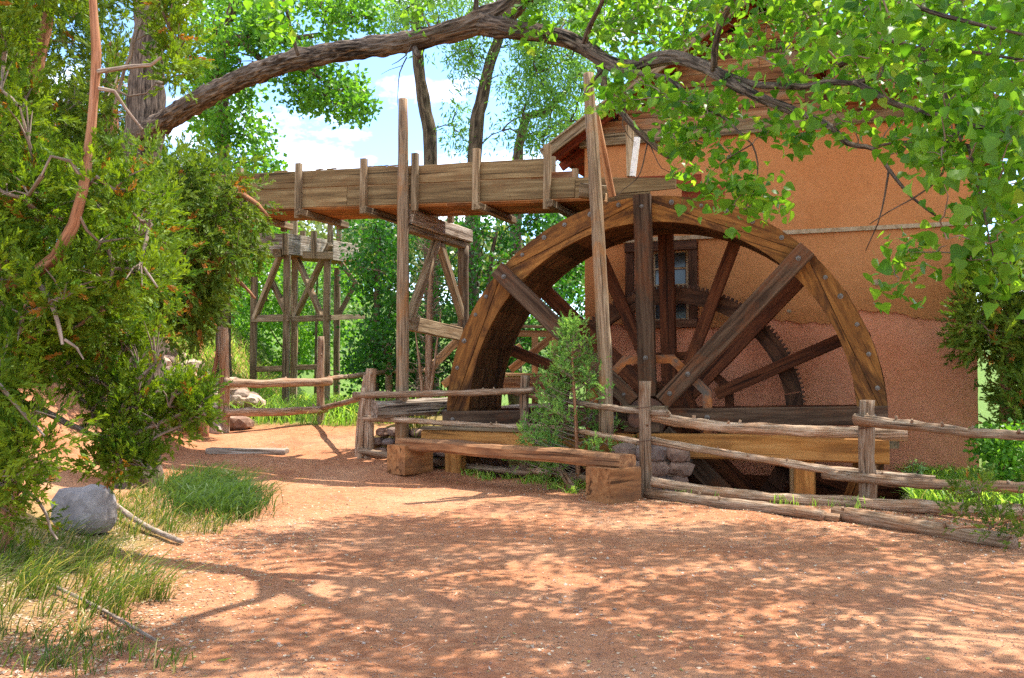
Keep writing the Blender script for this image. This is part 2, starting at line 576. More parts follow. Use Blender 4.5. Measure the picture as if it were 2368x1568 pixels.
M['dead_bark'] = bark('dead_bark', (0.16, 0.08, 0.045), (0.33, 0.18, 0.10), (0.5, 0.36, 0.25), 5.0, 60.0, 0.006)

def leaf(name, lo, hi, trans, tmix=0.45, rough=0.45, spec=0.35, rare=None, rare_at=0.93):
    t = NT(name)
    a = t.new('ShaderNodeAttribute', attribute_name='rnd')
    stops = [(0.0, lo), (rare_at, hi)] + ([(rare_at + 0.03, rare)] if rare else [])
    c = t.ramp(a.outputs['Fac'], stops)
    t.done(c, rough, None, spec)
    tr = t.new('ShaderNodeBsdfTranslucent')
    tc = t.mix(1.0, c, trans, 'MULTIPLY')
    t.l.new(tc, tr.inputs['Color'])
    mx = t.new('ShaderNodeMixShader')
    mx.inputs['Fac'].default_value = tmix
    t.l.new(t.b.outputs[0], mx.inputs[1]); t.l.new(tr.outputs[0], mx.inputs[2])
    t.l.new(mx.outputs[0], t.out.inputs['Surface'])
    return t.m
M['cottonwood_leaf'] = leaf('cottonwood_leaf', (0.040, 0.140, 0.012), (0.135, 0.285, 0.028), (2.3, 1.9, 0.7), 0.55, 0.45, 0.3, (0.19, 0.30, 0.035))
M['far_leaf'] = leaf('far_leaf', (0.042, 0.145, 0.012), (0.135, 0.31, 0.03), (2.0, 1.75, 0.8), 0.5)
M['willow_leaf'] = leaf('willow_leaf', (0.055, 0.15, 0.024), (0.14, 0.28, 0.048), (1.9, 1.7, 0.9), 0.5)
M['dark_leaf'] = leaf('dark_leaf', (0.018, 0.088, 0.012), (0.055, 0.185, 0.02), (1.8, 1.8, 0.7), 0.4)
M['pale_leaf'] = leaf('pale_leaf', (0.11, 0.23, 0.09), (0.24, 0.38, 0.17), (1.6, 1.6, 0.9), 0.45)
M['juniper_leaf'] = leaf('juniper_leaf', (0.050, 0.115, 0.008), (0.195, 0.275, 0.014), (1.6, 1.6, 0.6), 0.36, 0.6, 0.2, (0.30, 0.13, 0.02))
M['juniper_dark'] = leaf('juniper_dark', (0.050, 0.105, 0.010), (0.165, 0.23, 0.022), (1.6, 1.6, 0.7), 0.30, 0.6, 0.2, (0.28, 0.11, 0.02))
M['juniper_young'] = leaf('juniper_young', (0.10, 0.24, 0.05), (0.26, 0.42, 0.10), (1.6, 1.6, 0.8), 0.35, 0.6, 0.2)
M['far_juniper'] = leaf('far_juniper', (0.09, 0.13, 0.025), (0.20, 0.24, 0.05), (1.4, 1.4, 0.8), 0.3)
M['grass'] = leaf('grass_blade', (0.040, 0.095, 0.009), (0.145, 0.185, 0.028), (1.5, 1.5, 0.7), 0.35, 0.5, 0.3, (0.42, 0.33, 0.13), 0.84)
M['meadow'] = leaf('meadow_grass', (0.13, 0.30, 0.035), (0.34, 0.50, 0.09), (1.7, 1.6, 0.8), 0.45, 0.5, 0.3, (0.55, 0.50, 0.2))
M['tussock'] = leaf('tussock_grass', (0.020, 0.060, 0.010), (0.07, 0.125, 0.022), (1.7, 1.6, 0.8), 0.35, 0.5, 0.3)
M['seed_head'] = leaf('seed_head', (0.45, 0.30, 0.08), (0.62, 0.46, 0.17), (1.3, 1.3, 0.9), 0.4)
M['litter'] = leaf('leaf_litter', (0.26, 0.15, 0.08), (0.62, 0.49, 0.35), (1.0, 1.0, 1.0), 0.15, 0.8, 0.1, (0.30, 0.32, 0.10))
M['needle'] = leaf('needle_litter', (0.05, 0.035, 0.028), (0.36, 0.24, 0.16), (1.0, 1.0, 1.0), 0.05, 0.9, 0.05, (0.55, 0.45, 0.35))
M['fluff'] = leaf('seed_fluff', (0.36, 0.28, 0.23), (0.56, 0.48, 0.42), (1.0, 1.0, 1.0), 0.3, 0.9, 0.05)

# ground
t = NT('dirt_ground')
v = t.coords('Object', jitter=False)
n1 = t.noise(v, 0.55, 6, 0.6)
n2 = t.noise(v, 9.0, 8, 0.7)
n3 = t.noise(v, 60.0, 4, 0.7)
c = t.ramp(n2, [(0.25, (0.27, 0.098, 0.042)), (0.5, (0.42, 0.175, 0.082)), (0.78, (0.56, 0.29, 0.155))])
c = t.mix(t.ramp(n1, [(0.44, 0.0), (0.64, 0.55)]), c, (0.55, 0.30, 0.17))
n5 = t.noise(v, 1.7, 5, 0.6)
c = t.mix(t.ramp(n5, [(0.36, 0.5), (0.48, 0.0)]), c, (0.30, 0.115, 0.06))
c = t.mix(t.ramp(n3, [(0.60, 0.0), (0.74, 0.55)]), c, (0.60, 0.46, 0.36))
c = t.mix(t.ramp(n3, [(0.27, 0.5), (0.38, 0.0)]), c, (0.20, 0.085, 0.045))
gm = t.new('ShaderNodeAttribute', attribute_name='green')
gv = t.ramp(n2, [(0.3, (0.05, 0.11, 0.02)), (0.7, (0.16, 0.22, 0.05))])
c = t.mix(gm.outputs['Fac'], c, gv)
n4 = t.noise(v, 3.2, 4, 0.6)
nb = t.bump(n3, 0.8, 0.02, t.bump(n2, 0.8, 0.05, t.bump(n4, 0.6, 0.12)))
M['dirt'] = t.done(c, 0.95, nb, 0.1)

# plaster
def plaster(name, base, dark, light):
    t = NT(name)
    v = t.coords('Object', jitter=False)
    a = t.noise(v, 0.8, 6, 0.6)
    b = t.noise(v, 26.0, 5, 0.7)
    e = t.noise(t.coords('Object', (3, 3, 0.6), jitter=False), 1.2, 5, 0.6, 1.0)
    c = t.ramp(a, [(0.3, dark), (0.5, base), (0.75, light)])
    c = t.mix(t.ramp(b, [(0.58, 0.0), (0.75, 0.35)]), c, light)
    c = t.mix(t.ramp(e, [(0.60, 0.0), (0.72, 0.18)]), c, tuple(x * 0.6 for x in dark))
    pt = t.noise(v, 0.7, 4, 0.5, 1.5)
    c = t.mix(t.ramp(pt, [(0.515, 0.0), (0.53, 0.30)]), c, light)
    gr = t.noise(v, 2.3, 7, 0.72, 0.5)
    c = t.mix(t.ramp(gr, [(0.60, 0.0), (0.70, 0.40)]), c, tuple(x * 0.5 for x in dark))
    sp = t.noise(v, 55.0, 3, 0.6)
    c = t.mix(t.ramp(sp, [(0.60, 0.0), (0.70, 0.22)]), c, tuple(min(0.8, x * 1.35) for x in light))
    c = t.mix(t.ramp(sp, [(0.30, 0.4), (0.38, 0.0)]), c, tuple(x * 0.6 for x in dark))
    cr = t.noise(t.coords('Object', (1, 1, 1), jitter=False), 2.4, 7, 0.75, 1.2)
    c = t.mix(t.ramp(cr, [(0.485, 0.0), (0.497, 0.35), (0.503, 0.35), (0.515, 0.0)]), c, tuple(x * 0.7 for x in dark))
    return t.done(c, 0.92, t.bump(b, 0.16, 0.010, t.bump(t.noise(v, 5.0, 5, 0.65), 0.35, 0.05, t.bump(a, 0.5, 0.08))), 0.1)
M['plaster'] = plaster('ochre_plaster', (0.52, 0.207, 0.078), (0.48, 0.185, 0.066), (0.56, 0.237, 0.096))
M['plaster_low'] = plaster('pink_plaster', (0.72, 0.275, 0.155), (0.66, 0.24, 0.128), (0.76, 0.33, 0.195))

def stone(name, a, b, c3):
    t = NT(name)
    v = t.coords('Object')
    n = t.noise(v, 4.0, 7, 0.65, 0.4)
    c = t.ramp(n, [(0.3, a), (0.5, b), (0.72, c3)])
    oi = t.new('ShaderNodeObjectInfo')
    c = t.mix(1.0, c, t.ramp(oi.outputs['Random'], [(0, (0.72, 0.74, 0.80)), (0.5, (1.0, 0.92, 0.86)), (1, (1.2, 1.0, 0.86))]), 'MULTIPLY')
    f = t.noise(v, 30, 4, 0.6)
    return t.done(c, 0.9, t.bump(f, 0.4, 0.01, t.bump(n, 0.6, 0.05)), 0.15)
M['stone'] = stone('rubble_stone', (0.11, 0.08, 0.068), (0.235, 0.17, 0.14), (0.38, 0.30, 0.25))
M['pale_rock'] = stone('pale_rock', (0.27, 0.20, 0.155), (0.46, 0.36, 0.28), (0.60, 0.51, 0.43))
M['grey_rock'] = stone('grey_rock', (0.13, 0.125, 0.13), (0.21, 0.20, 0.205), (0.30, 0.285, 0.285))
M['gravel'] = stone('red_gravel', (0.24, 0.12, 0.08), (0.38, 0.22, 0.15), (0.52, 0.38, 0.30))
M['block_wood'] = wood('block_wood', (0.21, 0.085, 0.030), (0.35, 0.155, 0.058), (0.45, 0.22, 0.09), along=0.7, across=7, stain=(0.11, 0.065, 0.042), stain_amt=0.5, vary=0.3, crack=0.85, bump=0.3)
M['mortar'] = stone('mortar', (0.22, 0.15, 0.10), (0.30, 0.21, 0.15), (0.36, 0.27, 0.20))
t = NT('bolt_iron'); n = t.noise(t.coords('Object'), 40, 4)
M['iron'] = t.done(t.ramp(n, [(0.35, (0.07, 0.055, 0.045)), (0.65, (0.20, 0.175, 0.155))]), 0.5, t.bump(n, 0.3, 0.004), 0.5)
M['iron'].node_tree.nodes['Principled BSDF'].inputs['Metallic'].default_value = 0.4
t = NT('rusty_iron'); n = t.noise(t.coords('Object'), 12, 5)
M['rust'] = t.done(t.ramp(n, [(0.35, (0.055, 0.03, 0.022)), (0.65, (0.14, 0.062, 0.036))]), 0.75, t.bump(n, 0.3, 0.006), 0.3)
t = NT('window_glass'); n = t.noise(t.coords('Object'), 3, 3)
M['glass'] = t.done(t.ramp(n, [(0.3, (0.035, 0.042, 0.052)), (0.7, (0.075, 0.085, 0.10))]), 0.12, t.bump(n, 0.05, 0.02), 0.5)
t = NT('cream_paint'); n = t.noise(t.coords('Object'), 14, 6, 0.7)
M['cream'] = t.done(t.ramp(n, [(0.36, (0.28, 0.18, 0.10)), (0.5, (0.42, 0.30, 0.19)), (0.8, (0.52, 0.40, 0.28))]), 0.7, t.bump(n, 0.2, 0.004), 0.2)
t = NT('white_paint'); n = t.noise(t.coords('Object'), 10, 6, 0.7)
M['white'] = t.done(t.ramp(n, [(0.36, (0.5, 0.47, 0.43)), (0.55, (0.78, 0.77, 0.75))]), 0.7, t.bump(n, 0.2, 0.004), 0.2)

# ---------------------------------------------------------------- ground
def axis_lines(lo, hi, step, far_lo, far_hi, g=1.18):
    a = list(np.arange(lo, hi + 1e-6, step))
    d, x = step, hi
    while x < far_hi:
        d *= g; x += d; a.append(x)
    d, x = step, lo
    while x > far_lo:
        d *= g; x -= d; a.insert(0, x)
    return a

gx = axis_lines(-7.5, 8.5, 0.11, -420, 420)
gy = axis_lines(2.5, 20.0, 0.11, -60, 700)
GV, GG = [], []
for y in gy:
    for x in gx:
        GV.append((x, y, gz(x, y)))
        s, d = sd(x, y)
        nz = noise.noise(Vector((x * 0.9, y * 0.9, 1.3))) * 0.5
        g = 0.0
        g = max(g, sstep(19.4, 20.6, y + nz) * sstep(-9.0, -4.0, x))                 # meadow beyond the fence
        g = max(g, sstep(3.0, 3.5, s + nz * 0.3) * sstep(-1.6, -1.3, d + nz * 0.2)) # grass beside the mill
        g = max(g, (1 - sstep(-3.6, -2.6, x + nz)) * (1 - sstep(9.0, 13.0, y)) * 0.55)
        g = max(g, sstep(0.05, 0.35, d - float(np.interp(s, [-4.65, -1.8, 0.38], [0.04, -0.28, -1.89]))) * (1 - sstep(-0.2, 0.3, s)) * sstep(-5.2, -4.6, s) * 0.6)
        g = max(g, sstep(26, 30, y))
        GG.append(g)
nx = len(gx)
GF = [(j * nx + i, j * nx + i + 1, (j + 1) * nx + i + 1, (j + 1) * nx + i) for j in range(len(gy) - 1) for i in range(nx - 1)]
me = np_mesh('ground', np.array(GV), np.array(GF), M['dirt'], smooth=True, k=4)
a = me.attributes.new('green', 'FLOAT', 'POINT')
a.data.foreach_set('value', np.array(GG, dtype=np.float32))
tag(link('ground', me), kind='structure')

# ---------------------------------------------------------------- mill building
mill = empty('mill_building', W(0, 2.5, 0), -THETA, 'two-storey ochre plastered mill with gabled roof behind the wheel', 'building')
X0, X1, ZE, ZB, DEP = -1.72, 4.52, 5.6, -2.7, 6.5
WX0, WX1, WZ0, WZ1 = -0.83, 0.11, 2.50, 3.68
xs = sorted(set([round(v, 3) for v in np.linspace(X0, X1, 33)] + [WX0, WX1]))
zs = sorted(set([round(v, 3) for v in np.linspace(ZB, ZE, 40)] + [WZ0, WZ1]))
V, F, idx = [], [], {}
for i, x in enumerate(xs):
    for j, z in enumerate(zs):
        idx[i, j] = len(V)
        edge = x in (X0, X1)
        V.append((x + (noise.noise(Vector((z * 3, x, 0))) * 0.012 if edge else 0), noise.noise(Vector((x * 0.8, z * 0.8, 5))) * 0.02, z))
for i in range(len(xs) - 1):
    for j in range(len(zs) - 1):
        if xs[i] >= WX0 and xs[i + 1] <= WX1 and zs[j] >= WZ0 and zs[j + 1] <= WZ1:
            continue
        F.append((idx[i, j], idx[i + 1, j], idx[i + 1, j + 1], idx[i, j + 1]))
def quadv(*p):
    b = len(V); V.extend(p); F.append(tuple(range(b, b + len(p))))
quadv((X1, 0, ZB), (X1, DEP, ZB), (X1, DEP, ZE), (X1, 0, ZE))
quadv((X0, DEP, ZB), (X0, 0, ZB), (X0, 0, ZE), (X0, DEP, ZE))
quadv((X1, DEP, ZB), (X0, DEP, ZB), (X0, DEP, ZE), (X1, DEP, ZE))
for (a, b) in (((WX0, WZ0), (WX1, WZ0)), ((WX1, WZ0), (WX1, WZ1)), ((WX1, WZ1), (WX0, WZ1)), ((WX0, WZ1), (WX0, WZ0))):
    quadv((a[0], 0, a[1]), (b[0], 0, b[1]), (b[0], 0.16, b[1]), (a[0], 0.16, a[1]))
quadv((WX0, 0.16, WZ0), (WX1, 0.16, WZ0), (WX1, 0.16, WZ1), (WX0, 0.16, WZ1))
tag(link('wall', py_mesh('wall', V, F, M['plaster_low'], False), mill), 'smooth pink plaster wall')

# thicker upper coat with a ragged lower edge
V, F = [], []
cols = list(np.linspace(X0 + 0.004, X1 - 0.004, 340))
prev = None
for x in cols:
    zb = 2.43 + 0.10 * noise.noise(Vector((x * 1.1, 0, 9))) + 0.06 * noise.noise(Vector((x * 4.0, 0, 2))) + 0.035 * noise.noise(Vector((x * 15.0, 0, 4))) + 0.022 * noise.noise(Vector((x * 47.0, 0, 6))) + 0.12 * sstep(2.2, 2.8, x) * (1 - sstep(3.2, 3.9, x))
    if -0.99 < x < 0.27:
        zb = 3.80
    rows = [zb + (ZE - zb) * k / 13 for k in range(14)]
    b = len(V)
    V.append((x, 0.03, rows[0]))
    for r in rows:
        V.append((x, -0.038 + noise.noise(Vector((x * 1.5, r * 1.5, 8))) * 0.012 + (0.012 if r == rows[0] else 0), r))
    if prev is not None:
        for k in range(14):
            F.append((prev + k, b + k, b + k + 1, prev + k + 1))
    prev = b
tag(link('plaster_coat', py_mesh('plaster_coat', V, F, M['plaster'], False), mill), 'rough ochre upper plaster with flaking lower edge')
for (x, z, w, h) in ((3.1, 3.02, 0.07, 0.05), (2.55, 2.66, 0.06, 0.05), (1.75, 2.6, 0.04, 0.03)):
    link('plaster_patch', rock_mesh('plaster_patch', M['cream'], (w, 0.012, h), x, 2), mill, Matrix.Translation((x, -0.045, z)))
# string course and eaves beam
timber('string_course', (-1.30, -0.06, 3.885), (4.50, -0.06, 3.885), 0.05, 0.07, M['cream'], mill, jit=0.004, n=6)
timber('eaves_beam', (X0 - 0.06, -0.09, 5.66), (X1 + 0.06, -0.09, 5.66), 0.12, 0.20, M['grey_wood'], mill, jit=0.006, n=6)
# window
win = empty('window', (0, 0, 0)); win.parent = mill
for nm, p0, p1, w, h in (('lintel', (-0.98, -0.06, 3.755), (0.26, -0.06, 3.755), 0.10, 0.15), ('sill', (-0.98, -0.07, 2.43), (0.26, -0.07, 2.43), 0.13, 0.14),
                         ('jamb', (-0.905, -0.05, 2.502), (-0.905, -0.05, 3.678), 0.08, 0.14), ('jamb', (0.185, -0.05, 2.502), (0.185, -0.05, 3.678), 0.08, 0.14)):
    timber(nm, p0, p1, w, h, M['casing_wood'], win, up=Vector((1, 0, 0)) if nm == 'jamb' else Vector((0, 0, 1)), jit=0.003)
timber('stile', (WX0 + 0.03, 0.05, WZ0), (WX0 + 0.03, 0.05, WZ1), 0.05, 0.055, M['cream'], win)
timber('stile', (WX1 - 0.03, 0.05, WZ0), (WX1 - 0.03, 0.05, WZ1), 0.05, 0.055, M['cream'], win)
gw = (WX1 - WX0 - 0.12) / 3
gh = (WZ1 - WZ0) / 4
for k in range(5):
    z = WZ0 + k * gh
    timber('glazing_bar', (WX0 + 0.06, 0.055, z), (WX1 - 0.06, 0.055, z), 0.03, 0.055 if k in (0, 2, 4) else 0.026, M['cream'], win)
for k in (1, 2):
    x = WX0 + 0.06 + k * gw
    timber('glazing_bar', (x, 0.060, WZ0 + 0.03), (x, 0.060, WZ1 - 0.03), 0.028, 0.024, M['cream'], win)
pane_me = bar_mesh('pane', gw - 0.03, 0.008, gh - 0.045, M['glass'], ch=0.001)
for i in range(3):
    for j in range(4):
        link('pane', pane_me, win, Matrix.Translation((WX0 + 0.075 + i * gw, 0.075, WZ0 + (j + 0.5) * gh)))
# gable boarding
PKX, PKZ, SL = 1.4, 7.75, 0.649
z, row = 5.772, 0
while z < PKZ - 0.2:
    h = 0.22
    hw0 = (PKZ - z - h * 0.6) / SL - 0.02
    if hw0 < 0.15: break
    a, b = PKX - hw0, PKX + hw0
    cut = a + (b - a) * random.uniform(0.3, 0.7)
    for (p, q) in ((a, cut - 0.004), (cut + 0.004, b)):
        timber('siding_board', (p, -0.05 - 0.012 * (row % 2), z + h / 2), (q, -0.05 - 0.012 * (row % 2), z + h / 2), 0.035, h - 0.012, M['siding_wood'], mill, roll=0.07, jit=0.004)
    z += h; row += 1
# roof: deck boards on both slopes, barge boards, rafter tails
for sgn in (-1, 1):
    run = 3.12 + 0.56
    dirv = Vector((sgn, 0, -SL)).normalized()
    Ls = run * math.sqrt(1 + SL * SL)
    nb = 14
    for k in range(nb):
        c = Vector((PKX, 0, PKZ + 0.10)) + dirv * (Ls * (k + 0.5) / nb)
        timber('roof_board', (c.x, -0.52, c.z), (c.x, DEP + 0.5, c.z), Ls / nb - 0.008, 0.035, M['red_wood'], mill, up=Vector((sgn * SL, 0, 1)).normalized())
    o = Vector((PKX, -0.55, PKZ + 0.06))
    timber('barge_board', o + dirv * 0.03, o + dirv * (Ls + 0.05), 0.045, 0.20, M['grey_wood'], mill, jit=0.004, n=4)
    o2 = Vector((PKX, 3.0, PKZ + 0.165))
    timber('roof_covering', (PKX + dirv.x * Ls * 0.5, -0.60, PKZ + 0.15 + dirv.z * Ls * 0.5), (PKX + dirv.x * Ls * 0.5, DEP + 0.56, PKZ + 0.15 + dirv.z * Ls * 0.5), Ls + 0.12, 0.03, M['grey_wood'], mill, up=Vector((sgn * SL, 0, 1)).normalized(), ch=0.004)
    for k in range(5):
        q = Vector((PKX, 0.35 + k * 1.4, PKZ - 0.02))
        timber('rafter', q + dirv * (Ls - 1.0), q + dirv * Ls, 0.09, 0.14, M['red_wood'], mill)
    timber('verge_rafter', Vector((PKX, -0.32, PKZ - 0.03)) + dirv * 0.2, Vector((PKX, -0.32, PKZ - 0.03)) + dirv * Ls, 0.09, 0.15, M['red_wood'], mill)
# small gabled hood over the upper door
hood = empty('hood', (2.99, -0.08, 5.9)); hood.parent = mill
for k in range(4):
    zz = 0.06 + k * 0.16
    hw = 0.55 if k < 3 else 0.34
    timber('hood_board', (-hw, -0.72, zz), (hw, -0.72, zz), 0.03, 0.15, M['siding_wood'], hood, jit=0.004)
for sgn in (-1, 1):
    for k in range(3):
        timber('hood_cheek', (sgn * 0.56, -0.70, 0.06 + k * 0.16), (sgn * 0.56, 0, 0.06 + k * 0.16), 0.03, 0.15, M['siding_wood'], hood)
    timber('hood_roof', (sgn * 0.36, -0.95, 0.60), (sgn * 0.36, 0.06, 0.60), 0.95, 0.04, M['red_wood'], hood, up=Vector((sgn * 0.62, 0, 1)).normalized())
    timber('hood_barge', (0.02 * sgn, -0.985, 0.80), (sgn * 0.80, -0.985, 0.31), 0.04, 0.14, M['grey_wood'], hood)

# ---------------------------------------------------------------- water wheel
R, RI, WW = 3.24, 2.86, 1.37
wheel = empty('water_wheel', WC, -THETA, 'huge dark wooden water wheel turning beside the ochre mill', 'water wheel')
PH0 = math.radians(-1.3)
def spin(phi, y=0.0):
    return Matrix.Rotation(phi, 4, 'Y') @ Matrix.Translation((0, y, 0))
def bay_mesh(name, outer, mat, thick=0.075):
    """plank of the rim between two arms; a straight joint splits it into an outer and an inner plank"""
    half = math.radians(22.35)
    rc = (R - 0.05) * math.cos(half)          # distance of the joint from the axle at mid bay
    N = 12
    A, B = [], []
    for k in range(N + 1):
        p = -half + 2 * half * k / N
        rj = rc / math.cos(p)
        if outer:
            A.append(Vector((math.sin(p), 0, math.cos(p))) * (rj + 0.005)); B.append(Vector((math.sin(p), 0, math.cos(p))) * R)
        else:
            A.append(Vector((math.sin(p), 0, math.cos(p))) * RI); B.append(Vector((math.sin(p), 0, math.cos(p))) * (rj - 0.005))
    V = [*A, *B, *[v + Vector((0, thick, 0)) for v in A], *[v + Vector((0, thick, 0)) for v in B]]
    n = N + 1
    F = []
    for k in range(N):
        F += [(k, k + 1, n + k + 1, n + k), (2 * n + k, 3 * n + k, 3 * n + k + 1, 2 * n + k + 1),
              (k, 2 * n + k, 2 * n + k + 1, k + 1), (n + k, n + k + 1, 3 * n + k + 1, 3 * n + k)]
    F += [(0, n, 3 * n, 2 * n), (N, 2 * n + N, 3 * n + N, n + N)]
    return py_mesh(name, V, F, mat)
rim_o, rim_i = bay_mesh('rim_plank', True, M['shroud_wood']), bay_mesh('rim_plank', False, M['shroud_wood'])
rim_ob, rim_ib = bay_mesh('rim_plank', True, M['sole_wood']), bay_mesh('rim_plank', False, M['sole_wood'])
BAY = math.pi / 4
for k in range(8):
    ph = PH0 + (k + 0.5) * BAY
    link('rim_plank', rim_o, wheel, spin(ph)); link('rim_plank', rim_i, wheel, spin(ph, 0.004))
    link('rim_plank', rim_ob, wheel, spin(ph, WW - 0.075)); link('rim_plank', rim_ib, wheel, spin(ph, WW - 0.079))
# sole boards (the drum) and bucket boards
NS = 56
sole_me = py_mesh('sole_board', *(lambda a, r0, r1, y0, y1: ([(math.sin(p) * r, y, math.cos(p) * r) for p in (-a, a) for r in (r0, r1) for y in (y0, y1)],
                 [(0, 1, 3, 2), (4, 6, 7, 5), (0, 4, 5, 1), (2, 3, 7, 6), (0, 2, 6, 4), (1, 5, 7, 3)]))(math.pi / NS * 0.985, RI + 0.004, RI + 0.045, 0.082, WW - 0.082), M['sole_wood'])
for k in range(NS):
    o = link('sole_board', sole_me, wheel, spin(PH0 + k * 2 * math.pi / NS))
    j = random.uniform(-0.004, 0.004)
    o.scale = (1 + j, 1, 1 + j)
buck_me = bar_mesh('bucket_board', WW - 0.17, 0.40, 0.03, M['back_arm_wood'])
for k in range(32):
    ph = PH0 + (k + 0.35) * math.pi / 16
    Mx = Matrix.Rotation(ph, 4, 'Y') @ Matrix.Translation((0, 0.085, 3.075)) @ Matrix.Rotation(math.radians(58), 4, 'Y') @ Matrix.Rotation(math.pi / 2, 4, 'Z')
    link('bucket_board', buck_me, wheel, Mx)
# arms
arm_me = bar_mesh('arm', R + 0.01 - 0.31, 0.14, 0.25, M['arm_wood'], ch=0.012, jit=0.003, n=5)
barm_me = bar_mesh('arm', RI + 0.30 - 0.31, 0.12, 0.24, M['back_arm_wood'], ch=0.01, jit=0.003, n=4)
sarm_me = bar_mesh('arm', RI + 0.30 - 0.80, 0.10, 0.19, M['back_arm_wood'], ch=0.01, jit=0.003, n=4)
toX = Matrix.Rotation(-math.pi / 2, 4, 'Y')          # bar's +X becomes +Z
def arm(me, phi, y, r0):
    return link('arm', me, wheel, Matrix.Rotation(phi, 4, 'Y') @ Matrix.Translation((0, y, r0)) @ toX)
for k in range(8):
    arm(arm_me, PH0 + k * BAY, -0.074, 0.31)
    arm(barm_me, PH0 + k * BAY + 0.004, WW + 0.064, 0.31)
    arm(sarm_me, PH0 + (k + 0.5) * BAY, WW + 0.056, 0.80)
# bent straps that brace the arms round the hub
def strap_mesh(ap, w, th, mat):
    c = []
    for r in (ap - w / 2, ap + w / 2):
        t8 = math.tan(math.pi / 8) * r
        c.append([Vector((0, 0, r)), Vector((t8, 0, r)), Matrix.Rotation(BAY, 3, 'Y') @ Vector((0, 0, r))])
    V = c[0] + c[1]
    V = V + [v + Vector((0, th, 0)) for v in V]
    F = [(0, 1, 4, 3), (1, 2, 5, 4), (6, 9, 10, 7), (7, 10, 11, 8), (0, 6, 7, 1), (1, 7, 8, 2), (3, 4, 10, 9), (4, 5, 11, 10), (0, 3, 9, 6), (2, 8, 11, 5)]
    return py_mesh('strap', V, F, mat)
st_f, st_b = strap_mesh(0.84, 0.125, 0.07, M['strap_paint']), strap_mesh(0.92, 0.13, 0.08, M['back_arm_wood'])
for k in range(8):
    link('strap', st_f, wheel, spin(PH0 + k * BAY, 0.004)); link('strap', st_b, wheel, spin(PH0 + k * BAY, WW + 0.13))
# hub and axle
def drum(name, y0, y1, r, mat, sides=24, parent=wheel, rim=0.0):
    V, F = [], []
    for y in (y0, y1):
        for k in range(sides):
            p = 2 * math.pi * k / sides
            V.append((math.sin(p) * r, y, math.cos(p) * r))
    for k in range(sides):
        F.append((k, (k + 1) % sides, sides + (k + 1) % sides, sides + k))
    F.append(tuple(reversed(range(sides)))); F.append(tuple(range(sides, 2 * sides)))
    return link(name, py_mesh(name, V, F, mat), parent)
drum('hub_disc', -0.19, -0.145, 0.29, M['rust'], 32)
drum('hub_collar', -0.26, -0.19, 0.15, M['rust'], 20)
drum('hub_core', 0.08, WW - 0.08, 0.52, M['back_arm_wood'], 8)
drum('axle', -0.80, 2.62, 0.115, M['rust'], 20)
# bolts with round washers
def bolt_mesh(r=0.037):
    V, F = [], []
    rings = [(r, 0.0), (r, -0.012), (r * 0.55, -0.014), (r * 0.5, -0.032), (0.001, -0.036)]
    for (rr, y) in rings:
        for k in range(8):
            p = 2 * math.pi * k / 8
            V.append((math.cos(p) * rr, y, math.sin(p) * rr))
    for i in range(len(rings) - 1):
        for k in range(8):
            a, b = i * 8 + k, i * 8 + (k + 1) % 8
            F.append((a, b, b + 8, a + 8))
    return py_mesh('bolt', V, F, M['iron'])
bolt_me = bolt_mesh()
def bolt(phi, r, y):
    link('bolt', bolt_me, wheel, Matrix.Rotation(phi, 4, 'Y') @ Matrix.Translation((random.uniform(-.01, .01), y, r)) @ Matrix.Rotation(random.random() * 3, 4, 'Y') @ Matrix.Scale(random.uniform(0.78, 1.08), 4))
for k in range(8):
    for j in range(5):
        bolt(PH0 + k * BAY + math.radians(7.2 + j * 7.6 + random.uniform(-.9, .9)), R - 0.085 + random.uniform(-.012, .012), -0.001)
    bolt(PH0 + k * BAY, R - 0.17, -0.145); bolt(PH0 + k * BAY, 0.86, -0.145); bolt(PH0 + k * BAY, 0.48, -0.145)
# gear ring with teeth, behind the back arms
gear = empty('gear_ring', (0, WW + 0.20, 0)); gear.parent = wheel
GR0, GR1 = 1.78, 2.03
def ring_seg(name, r0, r1, half, th, mat, N=6):
    V, F = [], []
    for y in (0, th):
        for k in range(N + 1):
            p = -half + 2 * half * k / N
            for r in (r0, r1):
                V.append((math.sin(p) * r, y, math.cos(p) * r))
    n = 2 * (N + 1)
    for k in range(N):
        a = 2 * k
        F += [(a, a + 2, a + 3, a + 1), (n + a, n + a + 1, n + a + 3, n + a + 2), (a, n + a, n + a + 2, a + 2), (a + 1, a + 3, n + a + 3, n + a + 1)]
    F += [(0, 1, n + 1, n), (2 * N, n + 2 * N, n + 2 * N + 1, 2 * N + 1)]
    return py_mesh(name, V, F, mat)
seg = ring_seg('ring_segment', GR0, GR1, math.radians(22.3), 0.11, M['gear_wood'])
for k in range(8):
    link('ring_segment', seg, gear, spin(PH0 + (k + 0.3) * BAY))
tooth_me = py_mesh('tooth', [(-.022, .01, 0), (.022, .01, 0), (.022, .13, 0), (-.022, .13, 0), (-.010, .01, .05), (.010, .01, .05), (.010, .13, .05), (-.010, .13, .05)],
                   [(0, 3, 2, 1), (4, 5, 6, 7), (0, 1, 5, 4), (1, 2, 6, 5), (2, 3, 7, 6), (3, 0, 4, 7)], M['rust'])
for k in range(180):
    link('tooth', tooth_me, gear, spin(k * 2 * math.pi / 180) @ Matrix.Translation((0, 0, GR1 - 0.004)))

